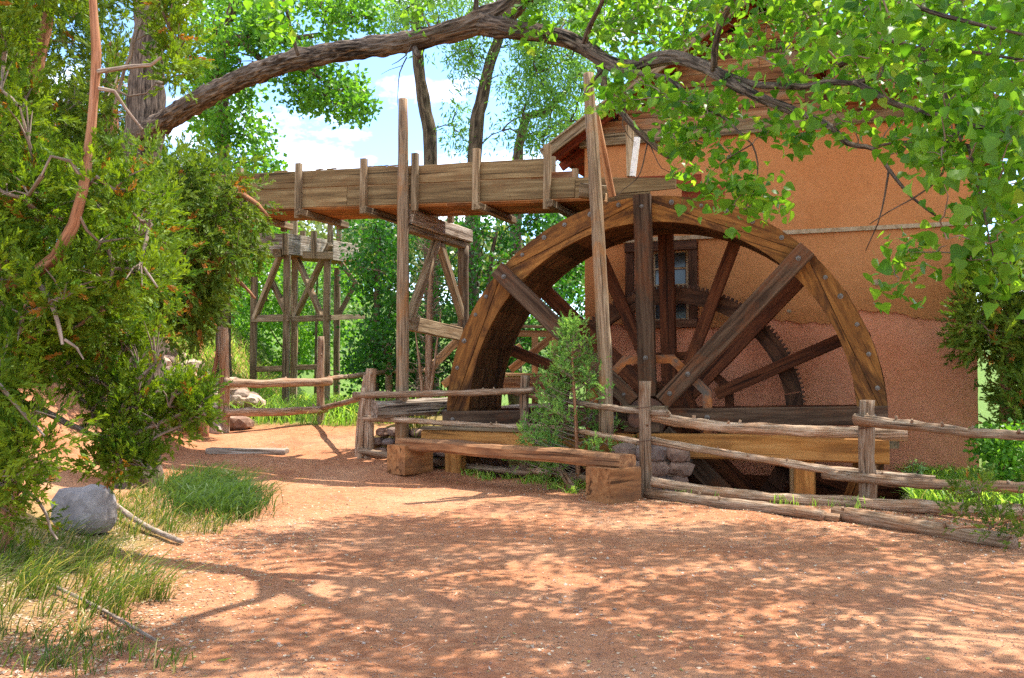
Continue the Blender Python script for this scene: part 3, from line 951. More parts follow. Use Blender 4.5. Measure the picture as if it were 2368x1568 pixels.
# ---------------------------------------------------------------- bearing frame in front of the wheel
bf = empty('bearing_frame', W(0, -0.42, 0), -THETA, 'long yellow timber beam on posts carrying the wheel axle', 'timber frame')
timber('beam', (-0.05, 0, 0.57), (3.26, 0, 0.57), 0.30, 0.33, M['yellow_wood'], bf, jit=0.006, n=6)
timber('beam', (-3.42, 0.02, 0.56), (-0.07, 0.02, 0.56), 0.28, 0.32, M['yellow_wood'], bf, jit=0.006, n=6)
timber('cap_plank', (-3.42, 0.02, 0.745), (-0.9, 0.02, 0.745), 0.34, 0.045, M['grey_wood'], bf, jit=0.004, n=5)
timber('bearing_block', (-0.24, 0, 0.82), (0.26, 0, 0.82), 0.24, 0.16, M['arm_wood'], bf)
timber('bearing_cap', (-0.30, 0, 1.085), (0.34, 0, 1.085), 0.26, 0.06, M['grey_wood'], bf, jit=0.004)
for (x, w) in ((2.20, 0.28), (-2.9, 0.25)):
    timber('post', (x, 0, -2.4), (x, 0, 0.40), w, 0.26, M['yellow_wood'], bf, up=Vector((1, 0, 0)))
timber('post', (1.98, 0.9, -2.4), (1.98, 0.9, 0.42), 0.10, 0.12, M['tan_wood'], bf, up=Vector((1, 0, 0)))
timber('beam_end', (3.30, 0.25, 0.66), (3.30, 2.85, 0.66), 0.16, 0.16, M['grey_wood'], bf)
timber('brace', (2.62, 0.05, -1.6), (3.05, 0.05, 0.40), 0.12, 0.14, M['siding_wood'], bf)
for k in range(7):        # planks lining the tail race against the mill
    timber('race_plank', (-2.6, 2.70, -2.2 + k * 0.33), (3.6, 2.70, -2.2 + k * 0.33), 0.05, 0.32, M['back_arm_wood'], bf, jit=0.006)

# stone pier under the bearing
pier = empty('stone_pier', W(0.2, -0.85, 0), -THETA, 'rubble stone pier with mortar joints under the end of the yellow beam', 'stone pier')
link('mortar_core', rock_mesh('mortar_core', M['mortar'], (0.60, 0.36, 1.32), 3.3, 3, 0.08), pier, Matrix.Translation((0, 0.02, -0.62)))
rng = random.Random(5)
zz, row = -1.45, 0
while zz < 0.55:
    h = rng.uniform(0.14, 0.21)
    hw = 0.50 * math.sqrt(max(0.15, 1 - max(0, (zz - 0.05) / 0.75) ** 2))
    hw += 0.10 * sstep(0.0, -0.5, zz) if zz < 0 else 0
    x = -hw
    while x < hw - 0.03:
        w = rng.uniform(0.16, 0.32)
        yoff = -0.25 * math.sqrt(max(0.05, 1 - (x + w / 2) ** 2 / (hw + 0.22) ** 2))
        link('stone', rock_mesh('stone', M['stone'], (w * 0.66, 0.15, h * 0.68), rng.uniform(0, 90), 2, 0.34), pier,
             Matrix.Translation((x + w / 2, yoff, zz + h / 2)) @ Matrix.Rotation(rng.uniform(-.3, .3), 4, 'Y') @ Matrix.Rotation(-(x + w / 2) * 0.9, 4, 'Z'))
        x += w
    zz += h
for k in range(16):
    link('stone', rock_mesh('stone', M['stone'], (rng.uniform(.09, .17), .11, rng.uniform(.06, .11)), rng.uniform(0, 90), 2, 0.25), pier,
         Matrix.Translation((0.45 + k * 0.075, -0.30 + rng.uniform(-.1, .12), -0.22 - 0.05 * k + rng.uniform(-.08, .08))) @ Matrix.Rotation(rng.uniform(0, 3), 4, 'Z'))

# ---------------------------------------------------------------- flume over the wheel
FD0, FDW = 0.25, 1.15
fl = empty('wooden_flume', W(-4.0, FD0, 0), -THETA, 'weathered grey plank flume on a tall trestle leading to the wheel', 'flume')
def zf(s):
    return 4.33 - 0.031 * (s + 2.757)
def fp(s, d, dz):                    # flume coordinates: s along the wheel plane, d from its front plank, height above its floor
    return Vector((s + 4.0, d, zf(s) + dz))
for (d, ends) in ((0.0, ((-10.6, -6.95), (-6.94, -4.05), (-4.04, -1.62))), (FDW, ((-10.6, -7.3), (-7.29, -4.6), (-4.59, -1.9)))):
    for (a, b) in ends:
        timber('side_plank', fp(a, d, 0.475 + random.uniform(-.006, .008)), fp(b, d, 0.475 + random.uniform(-.006, .008)), 0.05, 0.288, M['flume_wood'], fl, jit=0.005, n=6)
for (d, ends) in ((0.0, ((-10.6, -7.9), (-7.89, -5.2), (-5.19, -1.2))), (FDW, ((-10.6, -6.9), (-6.89, -3.6), (-3.59, -0.3)))):
    for (a, b) in ends:
        timber('side_plank', fp(a, d, 0.150), fp(b, d, 0.150), 0.05, 0.312, M['flume_wood'], fl, jit=0.005, n=6)
# tapered end plank
V = [(0, -.025, -.165), (0, .025, -.165), (0, .025, .15), (0, -.025, .15), (1.55, -.025, -.10), (1.55, .025, -.10), (1.55, .025, .06), (1.55, -.025, .06)]
link('end_plank', py_mesh('end_plank', V, [(0, 1, 2, 3), (4, 7, 6, 5), (0, 4, 5, 1), (1, 5, 6, 2), (2, 6, 7, 3), (3, 7, 4, 0)], M['flume_wood']), fl, frame(fp(-1.19, 0, 0.155), fp(0.3, 0, 0.175)))
timber('end_board', fp(-1.1, 0.62, 0.30), fp(0.62, 0.62, 0.30), 0.05, 0.20, M['red_wood'], fl)
timber('end_board', fp(0.30, 0.75, 0.10), fp(0.95, 0.75, 0.10), 0.05, 0.26, M['red_wood'], fl)
timber('cover_board', fp(-2.05, 0.35, 0.40), fp(-1.35, 0.35, 0.40), 0.04, 0.16, M['siding_wood'], fl)
for k in range(4):
    dd = 0.05 + (k + 0.5) * (FDW - 0.1) / 4
    for (a, b) in ((-10.5, -6.6), (-6.59, -3.4), (-3.39, -0.95)):
        timber('floor_board', fp(a, dd, -0.03), fp(b, dd, -0.03), (FDW - 0.1) / 4 - 0.008, 0.045, M['flume_floor'], fl, jit=0.003)
def s_of(px, d=FD0, z=4.4):
    """place along the flume that is seen in column px"""
    k = (px - CX) / FPX
    bx, by = WC.x + AX.x * d, WC.y + AX.y * d
    return (k * by - bx) / (UX.x - k * UX.y)
for px, lo, hi in ((555, -0.22, 0.72), (692, -0.20, 0.74), (843, -0.16, 0.76), (962, -0.14, 0.80), (1104, -0.16, 0.82), (1269, -0.18, 0.82)):
    s = s_of(px)
    timber('cleat', fp(s, -0.075, lo), fp(s + 0.01, -0.075, hi), 0.095, 0.105, M['grey_wood'], fl, up=Vector((1, 0, 0)), jit=0.004, n=4)
    timber('cleat', fp(s + 0.05, FDW + 0.075, lo), fp(s + 0.05, FDW + 0.075, hi - 0.12), 0.095, 0.10, M['grey_wood'], fl, up=Vector((1, 0, 0)), jit=0.004, n=4)
    if px != 962:
        timber('cross_beam', fp(s + 0.08, -0.22, -0.115), fp(s + 0.08, FDW + 0.25, -0.115), 0.11, 0.11, M['grey_wood'], fl, jit=0.004, n=3)
timber('cleat', fp(-1.72, FDW * 0.4, 0.30), fp(-1.72, FDW * 0.4, 0.75), 0.09, 0.09, M['grey_wood'], fl, up=Vector((1, 0, 0)))
for k in range(10):        # dry leaves and chips on the plank edge
    s = random.uniform(-6.8, -4.2)
    timber('loose_chip', fp(s, 0.02, 0.635), fp(s + random.uniform(.08, .25), 0.04, 0.65), 0.05, 0.012, M['grey_wood'], fl)
# trestle: tall front post, rear post, cap, braces and tie
ts = s_of(924, -0.02)
def tp(d, z):
    return Vector((ts + 4.0, d, z))
pole('trestle_post', [tp(-0.17, 0.2), tp(-0.17, 2.4), tp(-0.175, 4.3), tp(-0.19, 6.05)], [0.115, 0.105, 0.095, 0.075], M['pole_wood'], fl, 12, 0.3)
pole('trestle_post', [tp(2.25, 0.2), tp(2.25, 2.4), tp(2.24, 3.95)], [0.115, 0.11, 0.10], M['pole_wood'], fl, 12, 0.3)
timber('trestle_cap', tp(-0.08, 4.14), tp(2.42, 4.14), 0.24, 0.25, M['old_log'], fl, jit=0.008, n=5)
timber('trestle_cap', tp(-0.06, 3.955), tp(2.40, 3.955), 0.16, 0.11, M['grey_wood'], fl)
timber('brace', tp(1.12, 3.90), tp(0.02, 2.42), 0.12, 0.15, M['grey_wood'], fl, jit=0.004, n=3)
timber('brace', tp(1.22, 3.86), tp(2.46, 2.32), 0.12, 0.15, M['grey_wood'], fl, jit=0.004, n=3)
timber('tie_beam', tp(-0.12, 2.42), tp(2.40, 2.30), 0.10, 0.24, M['grey_wood'], fl, jit=0.004, n=3)
# pole in front of the wheel that holds the flume's end
inv = fl.matrix_basis.inverted() if False else (Matrix.Translation(W(-4.0, FD0, 0)) @ Matrix.Rotation(-THETA, 4, 'Z')).inverted()
pp = [at(1402, 1010, 13.75), at(1397, 800, 13.75), at(1382, 520, 13.80), at(1370, 330, 13.85), at(1360, 170, 13.9)]
pole('support_pole', [inv @ p for p in pp], [0.10, 0.095, 0.09, 0.085, 0.07], M['pole_wood'], fl, 12, 0.3)
q0, q1 = inv @ at(1378, 268, 14.15), inv @ at(1416, 455, 14.15)
timber('lever_board', q0, q1, 0.10, 0.05, M['siding_wood'], fl, up=Vector((0, 1, 0)))
q0, q1 = inv @ at(1345, 448, 13.98), inv @ at(1398, 452, 14.6)
timber('bracket', inv @ at(1340, 440, 13.95), inv @ at(1400, 447, 13.95), 0.14, 0.2, M['grey_wood'], fl)
timber('bracket', inv @ at(1376, 455, 13.9), inv @ at(1396, 458, 14.5), 0.11, 0.13, M['tan_wood'], fl)
timber('stub_post', inv @ at(1459, 408, 15.1), inv @ at(1456, 290, 15.1), 0.11, 0.11, M['grey_wood'], fl, up=Vector((1, 0, 0)))
timber('stub_post', inv @ at(1463, 408, 14.9), inv @ at(1474, 318, 14.9), 0.075, 0.08, M['white'], fl, up=Vector((1, 0, 0)))

# ---------------------------------------------------------------- second flume and trestle further off
f2 = empty('far_flume', onz(*(at(665, 940, 24)[:2])), 0, 'distant plank flume on crossed-brace trestles behind the left fence', 'flume')
i2 = Matrix.Translation(-f2.location)
def fa(px, py, Y):
    return i2 @ at(px, py, Y)
def stand(px, top, Y, w=0.155, sides=None):
    p = at(px, top, Y)
    g = gz(p.x, p.y)
    base = Vector((p.x, p.y, g - 0.1))
    return timber('trestle_post', i2 @ base, i2 @ p, w, w, M['grey_wood'], f2, up=Vector((1, 0, 0)), jit=0.006, n=5)
for (px, top, Y) in ((588, 640, 24.6), (664, 590, 23.6), (682, 600, 25.2), (757, 598, 23.8), (780, 620, 26.4)):
    stand(px, top, Y)
for (a, b, Y, w) in (((680, 498), (679, 600), 25.2, 0.17), ((764, 500), (763, 600), 25.0, 0.13)):
    timber('tall_cleat', fa(*a, Y), fa(*b, Y), w, w, M['grey_wood'], f2, up=Vector((1, 0, 0)))
for (a, b, Ya, Yb, w) in (((655, 572), (590, 735), 23.5, 24.4, .13), ((628, 650), (668, 735), 24.2, 23.7, .12), ((684, 590), (745, 735), 25.0, 24.0, .13),
                      ((764, 565), (682, 735), 23.7, 25.0, .13), ((790, 610), (826, 660), 26.0, 26.0, .12), ((822, 655), (780, 735), 26.2, 26.2, .12)):
    timber('brace', fa(*a, Ya), fa(*b, Yb), w, w, M['grey_wood'], f2, jit=0.004, n=3)
for (a, b, Ya, Yb, h) in (((585, 737), (670, 735), 24.5, 23.5, .17), ((680, 738), (762, 735), 24.9, 23.7, .15), ((760, 735), (840, 732), 24.9, 26.5, .13), ((594, 854), (665, 852), 24.6, 23.7, .14), ((690, 850), (760, 848), 25.1, 24.0, .13)):
    timber('tie_beam', fa(*a, Ya), fa(*b, Yb), 0.10, h, M['grey_wood'], f2)
for k, (z0, z1) in enumerate(((548, 562), (570, 583))):
    timber('side_plank', fa(657, z0 + 4, 23.4), fa(830, z0 + 28, 27.5), 0.06, 0.26, M['old_log'], f2)
    timber('side_plank', fa(520, z0 - 2, 24.4), fa(657, z0 + 6, 23.45), 0.06, 0.26, M['old_log'], f2)
timber('floor_board', fa(640, 590, 24.3), fa(830, 610, 28.2), 0.9, 0.05, M['flume_floor'], f2)
timber('cap', fa(640, 585, 23.4), fa(690, 580, 24.9), 0.2, 0.2, M['grey_wood'], f2)
timber('cap', fa(700, 590, 23.6), fa(770, 592, 23.7), 0.18, 0.18, M['grey_wood'], f2)
for (px, y0, y1, Y) in ((726, 535, 598, 23.6), (700, 535, 590, 25.6), (764, 532, 590, 23.9), (784, 525, 580, 26.5), (660, 540, 590, 23.4)):
    timber('cleat', fa(px, y1, Y), fa(px, y0, Y), 0.13, 0.13, M['grey_wood'], f2, up=Vector((1, 0, 0)))

# ---------------------------------------------------------------- fences
PC, PB, PCt, PD, PE = (-2.33, 16.2), (0.19, 14.9), (1.68, 12.6), (4.24, 11.9), (5.9, 9.9)
fence = empty('rail_fence', onz(*PCt), 0, 'rough split rail fence running between the path and the wheel', 'fence')
fi = Matrix.Translation(-fence.location)
def fpost(px, top, base_xy, r, parent, inv_m, lean=0.0, mat='rail_wood', nm='post'):
    x, y = base_xy
    g = gz(x, y)
    tz = at(px, top, y).z
    tx = at(px, top, y).x
    pts = [Vector((x, y, g - 0.15)), Vector((x * 0.6 + tx * 0.4 + random.uniform(-.012, .012), y, g + (tz - g) * 0.45)), Vector((tx, y, tz))]
    return pole(nm, [inv_m @ p for p in pts], [r * 1.1, r, r * 0.92], M[mat], parent, 10, 0.16, 0.22, 0.12, knots=2)
fpost(1491, 881, PCt, 0.078, fence, fi)
fpost(1214, 868, PB, 0.072, fence, fi)
fpost(2005, 925, PD, 0.098, fence, fi)
fpost(858, 852, PC, 0.085, fence, fi)
fpost(843, 896, (PC[0] - 0.14, PC[1] - 0.05), 0.04, fence, fi)
fpost(846, 868, (PC[0] - 0.20, PC[1] + 0.12), 0.05, fence, fi)
fpost(2640, 930, PE, 0.09, fence, fi)
def rail(pts, A, B, r0, r1, off=0.0, nm='rail', knots=3, mat='rail_wood', parent=None, inv_m=None):
    P = []
    for (px, py) in pts:
        P.append((inv_m or fi) @ at(px, py, lineY(px, A, B) + off))
    n = len(P)
    return pole(nm, P, [r0 + (r1 - r0) * i / (n - 1) for i in range(n)], M[mat], parent or fence, 10, 0.09, 0.24, 0.20, knots)
rail([(818, 914), (930, 912), (1080, 909), (1234, 902)], PC, PB, 0.055, 0.048, -0.11, knots=6)
rail([(832, 967), (950, 973), (1080, 982), (1216, 988)], PC, PB, 0.048, 0.04, -0.10)
rail([(832, 1042), (960, 1062), (1110, 1082), (1232, 1094)], PC, PB, 0.055, 0.05, -0.12)
rail([(1190, 909), (1300, 926), (1420, 945), (1545, 957)], PB, PCt, 0.04, 0.045, 0.10)
rail([(1192, 982), (1290, 990), (1400, 1008), (1486, 1024)], PB, PCt, 0.036, 0.04, 0.09)
rail([(1186, 992), (1260, 1000), (1350, 1010)], PB, PCt, 0.034, 0.025, 0.17, knots=1)
rail([(1180, 1082), (1300, 1098), (1430, 1120)], PB, PCt, 0.05, 0.05, 0.05)
rail([(1502, 962), (1640, 985), (1800, 994), (1960, 1000), (2098, 1004)], PCt, PD, 0.072, 0.075, 0.14, knots=7)
rail([(1488, 1016), (1640, 1042), (1760, 1062), (1900, 1085), (2010, 1096), (2162, 1109)], PCt, PD, 0.048, 0.05, 0.12, knots=4)
P = [fi @ at(px, py, (lineY(px, PCt, PD) if px < 2005 else lineY(px, PD, PE)) - 0.2) for (px, py) in [(1506, 1114), (1650, 1137), (1800, 1153), (1930, 1161), (2100, 1170), (2230, 1178), (2450, 1190)]]
pole('rail', P, [0.062, 0.066, 0.07, 0.072, 0.075, 0.075, 0.07], M['rail_wood'], fence, 10, 0.09, 0.24, 0.20, 3)
rail([(1978, 970), (2060, 980), (2160, 990), (2260, 1002), (2460, 1014)], PD, PE, 0.072, 0.045, -0.13, knots=7)
rail([(1905, 1096), (2000, 1106), (2120, 1118), (2260, 1124), (2460, 1130)], PD, PE, 0.062, 0.06, -0.13, knots=5)
for (px, y) in ((1491, 945), (1491, 1022), (2005, 992), (2005, 1098), (1214, 990), (1214, 905), (858, 970)):
    A = {1491: PCt, 2005: PD, 1214: PB, 858: PC}[px]
    c = fi @ at(px, y, A[1])
    r = 0.105
    pts = [c + Vector((math.cos(t) * r, math.sin(t) * r, (t - 3) * 0.012)) for t in np.linspace(0, 6.2, 15)]
    tb = Tubes(); tb.add(pts, [0.004] * 15, 4)
    tb.build('wire_tie', M['rust'], fence)
# logs lying along the foot of the fence
def ground_log(px0, py0, px1, py1, r0, r1, label, mid=None, mat='rail_wood'):
    a, b = gnd(px0, py0), gnd(px1, py1)
    pts = []
    for k in range(5):
        p = a.lerp(b, k / 4)
        r = r0 + (r1 - r0) * k / 4
        pts.append(onz(p.x, p.y, r * 0.75))
    o = pole('fallen_log', pts, [r0 + (r1 - r0) * k / 4 for k in range(5)], M[mat], None, 10, 0.15, 0.25, 0.12, 3)
    tag(o, label, 'log')
ground_log(1498, 1152, 1905, 1205, 0.07, 0.065, 'grey log lying on the dirt beneath the lowest fence rail')
ground_log(1935, 1200, 2345, 1270, 0.085, 0.07, 'brown log slanting towards the camera at the right end of the fence')
ground_log(1135, 1098, 1330, 1140, 0.06, 0.05, 'short broken log on the ground under the bench')
ground_log(1790, 1186, 1940, 1208, 0.04, 0.05, 'pale split branch against the log below the right fence post')

PL0, PL1 = tuple(gnd(517, 1000)[:2]), tuple(gnd(741, 980)[:2])
lf = empty('left_fence', onz(*PL1), 0, 'post and rail fence with pale rails beyond the path at left', 'fence')
li = Matrix.Translation(-lf.location)
fpost(516, 752, PL0, 0.105, lf, li)
fpost(742, 778, PL1, 0.075, lf, li)
rail([(518, 884), (600, 887), (690, 884), (767, 883)], PL0, PL1, 0.085, 0.08, -0.12, parent=lf, inv_m=li, knots=1)
rail([(518, 953), (600, 953), (690, 950), (757, 946)], PL0, PL1, 0.085, 0.07, -0.12, parent=lf, inv_m=li, knots=1)
PF = (-2.75, 22.4)
rail([(745, 944), (800, 930), (864, 913)], PL1, (PC[0] - 0.05, PC[1] + 0.4), 0.055, 0.045, 0.0, parent=lf, inv_m=li)
rail([(755, 876), (830, 868), (925, 856)], PL1, PF, 0.05, 0.055, -0.05, parent=lf, inv_m=li)
rail([(905, 858), (960, 858), (1015, 850)], PF, (-0.6, 23.6), 0.05, 0.05, -0.05, parent=lf, inv_m=li)
fpost(898, 794, PF, 0.085, lf, li)
fpost(968, 862, (-2.1, 22.9), 0.08, lf, li)
st = [gnd(500, 998), gnd(500, 998) + Vector((-0.22, 0.1, 0.62))]
pole('prop', [li @ (gnd(505, 1003)), li @ at(482, 950, PL0[1] - 0.15)], [0.06, 0.055], M['juniper_bark'], lf)
pole('prop', [li @ at(486, 905, PL0[1] + 0.1), li @ at(512, 770, PL0[1] + 0.1)], [0.045, 0.035], M['juniper_bark'], lf)
stump = gnd(468, 1006)
tag(pole('fence_stump', [onz(stump.x, stump.y, -0.1), onz(stump.x, stump.y, 1.05)], [0.12, 0.11], M['juniper_bark'], None, 12, 0.2, 0.15, 0.1), 'thick reddish peeled post under the drooping juniper beside the rocks', 'post')

# threshold timber across the path
g0, g1 = gnd(482, 1046), gnd(664, 1050)
tag(timber('threshold_timber', onz(g0.x, g0.y, 0.03), onz(g1.x, g1.y, 0.03), 0.30, 0.09, M['old_log'], None, jit=0.006, n=5), 'flat grey timber laid across the sunny bend of the path', 'timber')

# ---------------------------------------------------------------- bench
b0, b1 = Vector((-1.53, 15.0, 0)), Vector((1.24, 12.2, 0))
bd = (b1 - b0).normalized()
bn = Vector((-bd.y, bd.x, 0))
bench = empty('log_bench', (b0 + b1) / 2, math.atan2(bd.y, bd.x), 'low bench of a split log beam on two square timber blocks', 'bench')
Lb = (b1 - b0).length
for sgn, yaw in ((-1, 0.03), (1, -0.05)):
    bm_ = bar_mesh('block', 0.55, 0.41, 0.43, M['block_wood'], ch=0.010, jit=0.002, n=2)
    zb_ = gz(*( (b0 if sgn < 0 else b1)[:2]))
    link('block', bm_, bench, Matrix.Translation((sgn * (Lb / 2), 0, zb_ + 0.20)) @ Matrix.Rotation(yaw + math.pi / 2, 4, 'Z') @ Matrix.Translation((-0.275, 0, 0)))
z0_, z1_ = gz(*b0[:2]) + 0.41, gz(*b1[:2]) + 0.47
timber('seat', (-Lb / 2 - 0.10, -0.04, z0_ + 0.02), (Lb / 2 + 0.18, 0.06, z1_ + 0.02), 0.34, 0.17, M['bench_wood'], bench, ch=0.035, jit=0.012, n=9)

# ---------------------------------------------------------------- stone crib, timbers and stairs behind the wheel
crib = empty('stone_crib', W(-3.9, 0.3, 0.3), -THETA, 'dry stone crib wall beside the left edge of the wheel pit', 'stone wall')
for r_ in range(4):
    for k in range(6):
        link('stone', rock_mesh('stone', M['stone'], (random.uniform(.11, .16), .16, random.uniform(.07, .10)), random.uniform(0, 90), 2, 0.25), crib,
             Matrix.Translation((-0.72 + k * 0.22 + (r_ % 2) * 0.1, random.uniform(-.04, .04), -0.15 + r_ * 0.16)) @ Matrix.Rotation(random.uniform(-.3, .3), 4, 'Z'))
def big_log(p, q, w, h, label):
    tag(timber('squared_log', p, q, w, h, M['old_log'], None, ch=w * 0.2, jit=0.012, n=7), label, 'timber')
big_log(at(866, 948, 15.75), at(1046, 936, 16.55), 0.26, 0.27, 'cracked grey squared log left of the wheel rim')
big_log(at(1160, 952, 17.7), at(1290, 945, 18.3), 0.28, 0.22, 'dark squared log glimpsed behind the wheel arms')
st = empty('wooden_stairs', onz(*at(1180, 930, 20)[:2]), 0, 'tan timber stair landing with slanted handrails seen through the wheel', 'stairs')
si = Matrix.Translation(-st.location)
def sb(a, b, Ya, Yb, w, h, nm, mat='tan_wood'):
    timber(nm, si @ at(*a, Ya), si @ at(*b, Yb), w, h, M[mat], st, jit=0.003)
sb((1042, 752), (1340, 757), 20.0, 20.0, 0.16, 0.05, 'handrail', 'grey_wood')
sb((1055, 770), (1340, 772), 20.02, 20.02, 0.05, 0.13, 'handrail')
sb((1060, 785), (985, 862), 20.0, 19.6, 0.05, 0.16, 'handrail')
sb((1060, 862), (1025, 890), 20.0, 19.8, 0.05, 0.15, 'stair_string')
sb((1205, 800), (1160, 830), 20.1, 20.0, 0.05, 0.13, 'handrail')
sb((1292, 768), (1180, 855), 20.1, 19.7, 0.05, 0.15, 'handrail')
for px, y0 in ((1068, 760), (1237, 775), (1283, 780)):
    p = at(px, y0, 20.06)
    timber('post', si @ Vector((p.x, p.y, gz(p.x, p.y))), si @ p, 0.13, 0.13, M['tan_wood'], st, up=Vector((1, 0, 0)))
sb((1160, 866), (1330, 868), 19.7, 19.7, 0.9, 0.06, 'landing_board', 'tan_wood')
sb((1160, 888), (1330, 890), 19.35, 19.35, 0.06, 0.30, 'landing_skirt', 'siding_wood')

# ---------------------------------------------------------------- trees
def grow_to(tb, anchors, c, r0, r1, sides=5, sag=0.15, reach=None):
    """a crooked bough from the nearest anchor point to a clump"""
    c = Vector(c)
    best = min(anchors, key=lambda a: (a - c).length + (1.2 * max(0, a.z - c.z)))
    d = c - best
    n = 4
    pts = []
    for i in range(n + 1):
        t = i / n
        w = d.length * 0.07
        p = best + d * t + Vector((0, 0, sag * d.length * math.sin(math.pi * t)))
        if 0 < i < n:
            p += Vector((random.uniform(-w, w), random.uniform(-w, w), random.uniform(-w, w)))
        pts.append(p)
    tb.add(pts, [r0 + (r1 - r0) * i / n for i in range(n + 1)], sides, cap=False)
    return pts

def tree(name, label, cat, trunks, zones, mat, size, per, rad, tv=KITE_V, tf=KITE_F, bmat='far_bark', group=None, droop=0.2, rigid=None, twigs=True, extra=None):
    """a tree or shrub: trunk and boughs, and a crown of small leaves in loose clumps"""
    base = Vector(trunks[0][0][0])
    root = empty(name, (base.x, base.y, gz(base.x, base.y)), 0, label, cat, group)
    inv_m = Matrix.Translation(-root.location)
    tb = Tubes()
    anchors = []
    for (pts, rads) in trunks:
        P, Rr = resample(pts, rads, 0.35)
        tb.add([inv_m @ p for p in P], Rr, 9, None, 0.2, 0.15, seed=random.random() * 9)
        anchors += P
    C = []
    for (poly, n, Y0, Y1) in zones:
        C += zone(poly, n, Y0, Y1)
    C += extra or []
    C.sort(key=lambda c: min((a - c).length for a in anchors))
    if twigs:
        for c in C:
            pts = grow_to(tb, anchors, c, max(0.012, rad * 0.045), 0.006)
            w = [inv_m @ p for p in pts]
            anchors += pts[2:4]
        tb.V = [v if i < 0 else v for i, v in enumerate(tb.V)]
    # boughs were added in world space after the trunks: bring them over
    nt = sum(len(resample(p, r, 0.35)[0]) * 9 for p, r in trunks)
    tb.V = [v if i < nt else inv_m @ v for i, v in enumerate(tb.V)]
    tb.build('trunk', M[bmat], root)
    P, d, S, idx = clumps_to_leaves(C, per, rad, size)
    n = len(P)
    AY = rdir(n, -droop) + d / rad * 0.5
    AXv = rdir(n)
    P = P - np.array(root.location)
    o = scatter('crown', P, AXv, AY, S, tv, tf, M[mat], root)
    return root

def px_line(pts):
    return [at(*p) for p in pts]
def grounded(px, py, Y):
    p = at(px, py, Y)
    return Vector((p.x, p.y, gz(p.x, p.y) - 0.2))

BG = 'trees and shrubs behind the flume'
tree('cottonwood_tree', 'bright green cottonwood rising behind the left end of the flume', 'tree',
     [([grounded(520, 700, 23)] + px_line([(516, 400, 23), (512, 190, 22.5), (505, 100, 22), (535, 30, 21.5), (560, -60, 21)]), [0.17, 0.16, 0.15, 0.13, 0.11, 0.07]),
      (px_line([(506, 110, 22), (560, 92, 21.5), (640, 95, 21), (740, 80, 20.5)]), [0.13, 0.11, 0.08, 0.05]),
      (px_line([(560, 92, 21.5), (620, 150, 21), (700, 160, 20.5), (790, 210, 20)]), [0.08, 0.06, 0.045, 0.02])],
     [([(430, -40), (600, -40), (640, 60), (560, 130), (590, 250), (620, 330), (640, 390), (560, 420), (440, 420)], 75, 20, 24),
      ([(560, -40), (900, -40), (870, 50), (700, 105), (560, 110)], 42, 19.5, 22),
      ([(610, 190), (700, 140), (790, 170), (850, 225), (862, 290), (790, 280), (740, 250), (660, 230)], 24, 19.5, 21)],
     'far_leaf', 0.115, 110, 0.42, group=BG)
tree('willow_tree', 'willow with a pale vine-wrapped trunk behind the flume', 'tree',
     [([grounded(1000, 700, 26)] + px_line([(996, 375, 26), (984, 260, 26), (968, 150, 26), (960, 30, 26), (950, -80, 26)]), [0.21, 0.19, 0.175, 0.155, 0.13, 0.1])],
     [([(870, -40), (1240, -40), (1210, 60), (1180, 110), (1050, 95), (900, 55)], 46, 24, 27), ([(1015, 240), (1075, 240), (1075, 330), (1025, 330)], 4, 25, 26)],
     'willow_leaf', 0.15, 120, 0.55, LANCE_V, KITE_F, group=BG, droop=0.7)
tree('willow_tree', 'willow with a dark leaning trunk left of the mill roof', 'tree',
     [([grounded(1085, 700, 25)] + px_line([(1098, 350, 25), (1112, 240, 25), (1135, 140, 25), (1156, 80, 25), (1190, -40, 25)]), [0.22, 0.19, 0.17, 0.15, 0.12, 0.09]),
      ([grounded(1190, 700, 26)] + px_line([(1200, 340, 26), (1260, 260, 26), (1320, 200, 26)]), [0.2, 0.14, 0.1, 0.06])],
     [([(1170, 70), (1370, 40), (1370, 350), (1230, 345), (1175, 330), (1160, 200)], 80, 23.5, 28), ([(1045, 105), (1105, 90), (1090, 220), (1055, 220)], 8, 24, 26), ([(1210, -40), (1400, -40), (1400, 80), (1210, 90)], 30, 24, 27)],
     'willow_leaf', 0.15, 130, 0.55, LANCE_V, KITE_F, group=BG, droop=0.7)
tree('cottonwood_tree', 'tall green trees showing behind the mill roof', 'tree',
     [([grounded(2000, 800, 33), at(1980, 200, 33), at(1960, -100, 33)], [0.4, 0.3, 0.2])],
     [([(1380, -80), (2440, -80), (2440, 330), (2250, 300), (1900, 150), (1600, 200), (1380, 300)], 95, 29, 34)],
     'far_leaf', 0.22, 90, 1.3, group=BG)
tree('dark_shrub', 'dense dark green shrub right of the far trestle', 'shrub',
     [([grounded(870, 850, 23), at(872, 650, 23), at(880, 530, 23)], [0.09, 0.06, 0.03])],
     [([(800, 520), (860, 500), (930, 485), (940, 900), (800, 880), (812, 700)], 60, 21.6, 24.5)], 'dark_leaf', 0.10, 110, 0.42, group=BG)
tree('leafy_shrub', 'tall leafy green shrub between the trestle post and the wheel rim', 'shrub',
     [([grounded(1120, 850, 22.5), at(1130, 650, 22.5), at(1150, 530, 22.5)], [0.1, 0.06, 0.03])],
     [([(930, 520), (1100, 480), (1350, 465), (1360, 720), (1330, 880), (930, 890)], 125, 21.4, 25)], 'dark_leaf', 0.105, 115, 0.45, group=BG)
tree('leafy_shrub', 'sunlit pale green shrub thicket seen through the far trestle', 'shrub',
     [([grounded(680, 850, 30), at(684, 720, 30), at(690, 620, 30)], [0.08, 0.05, 0.03])],
     [([(520, 560), (640, 570), (820, 590), (830, 870), (520, 870)], 110, 28, 32)], 'far_leaf', 0.13, 110, 0.55, group=BG)
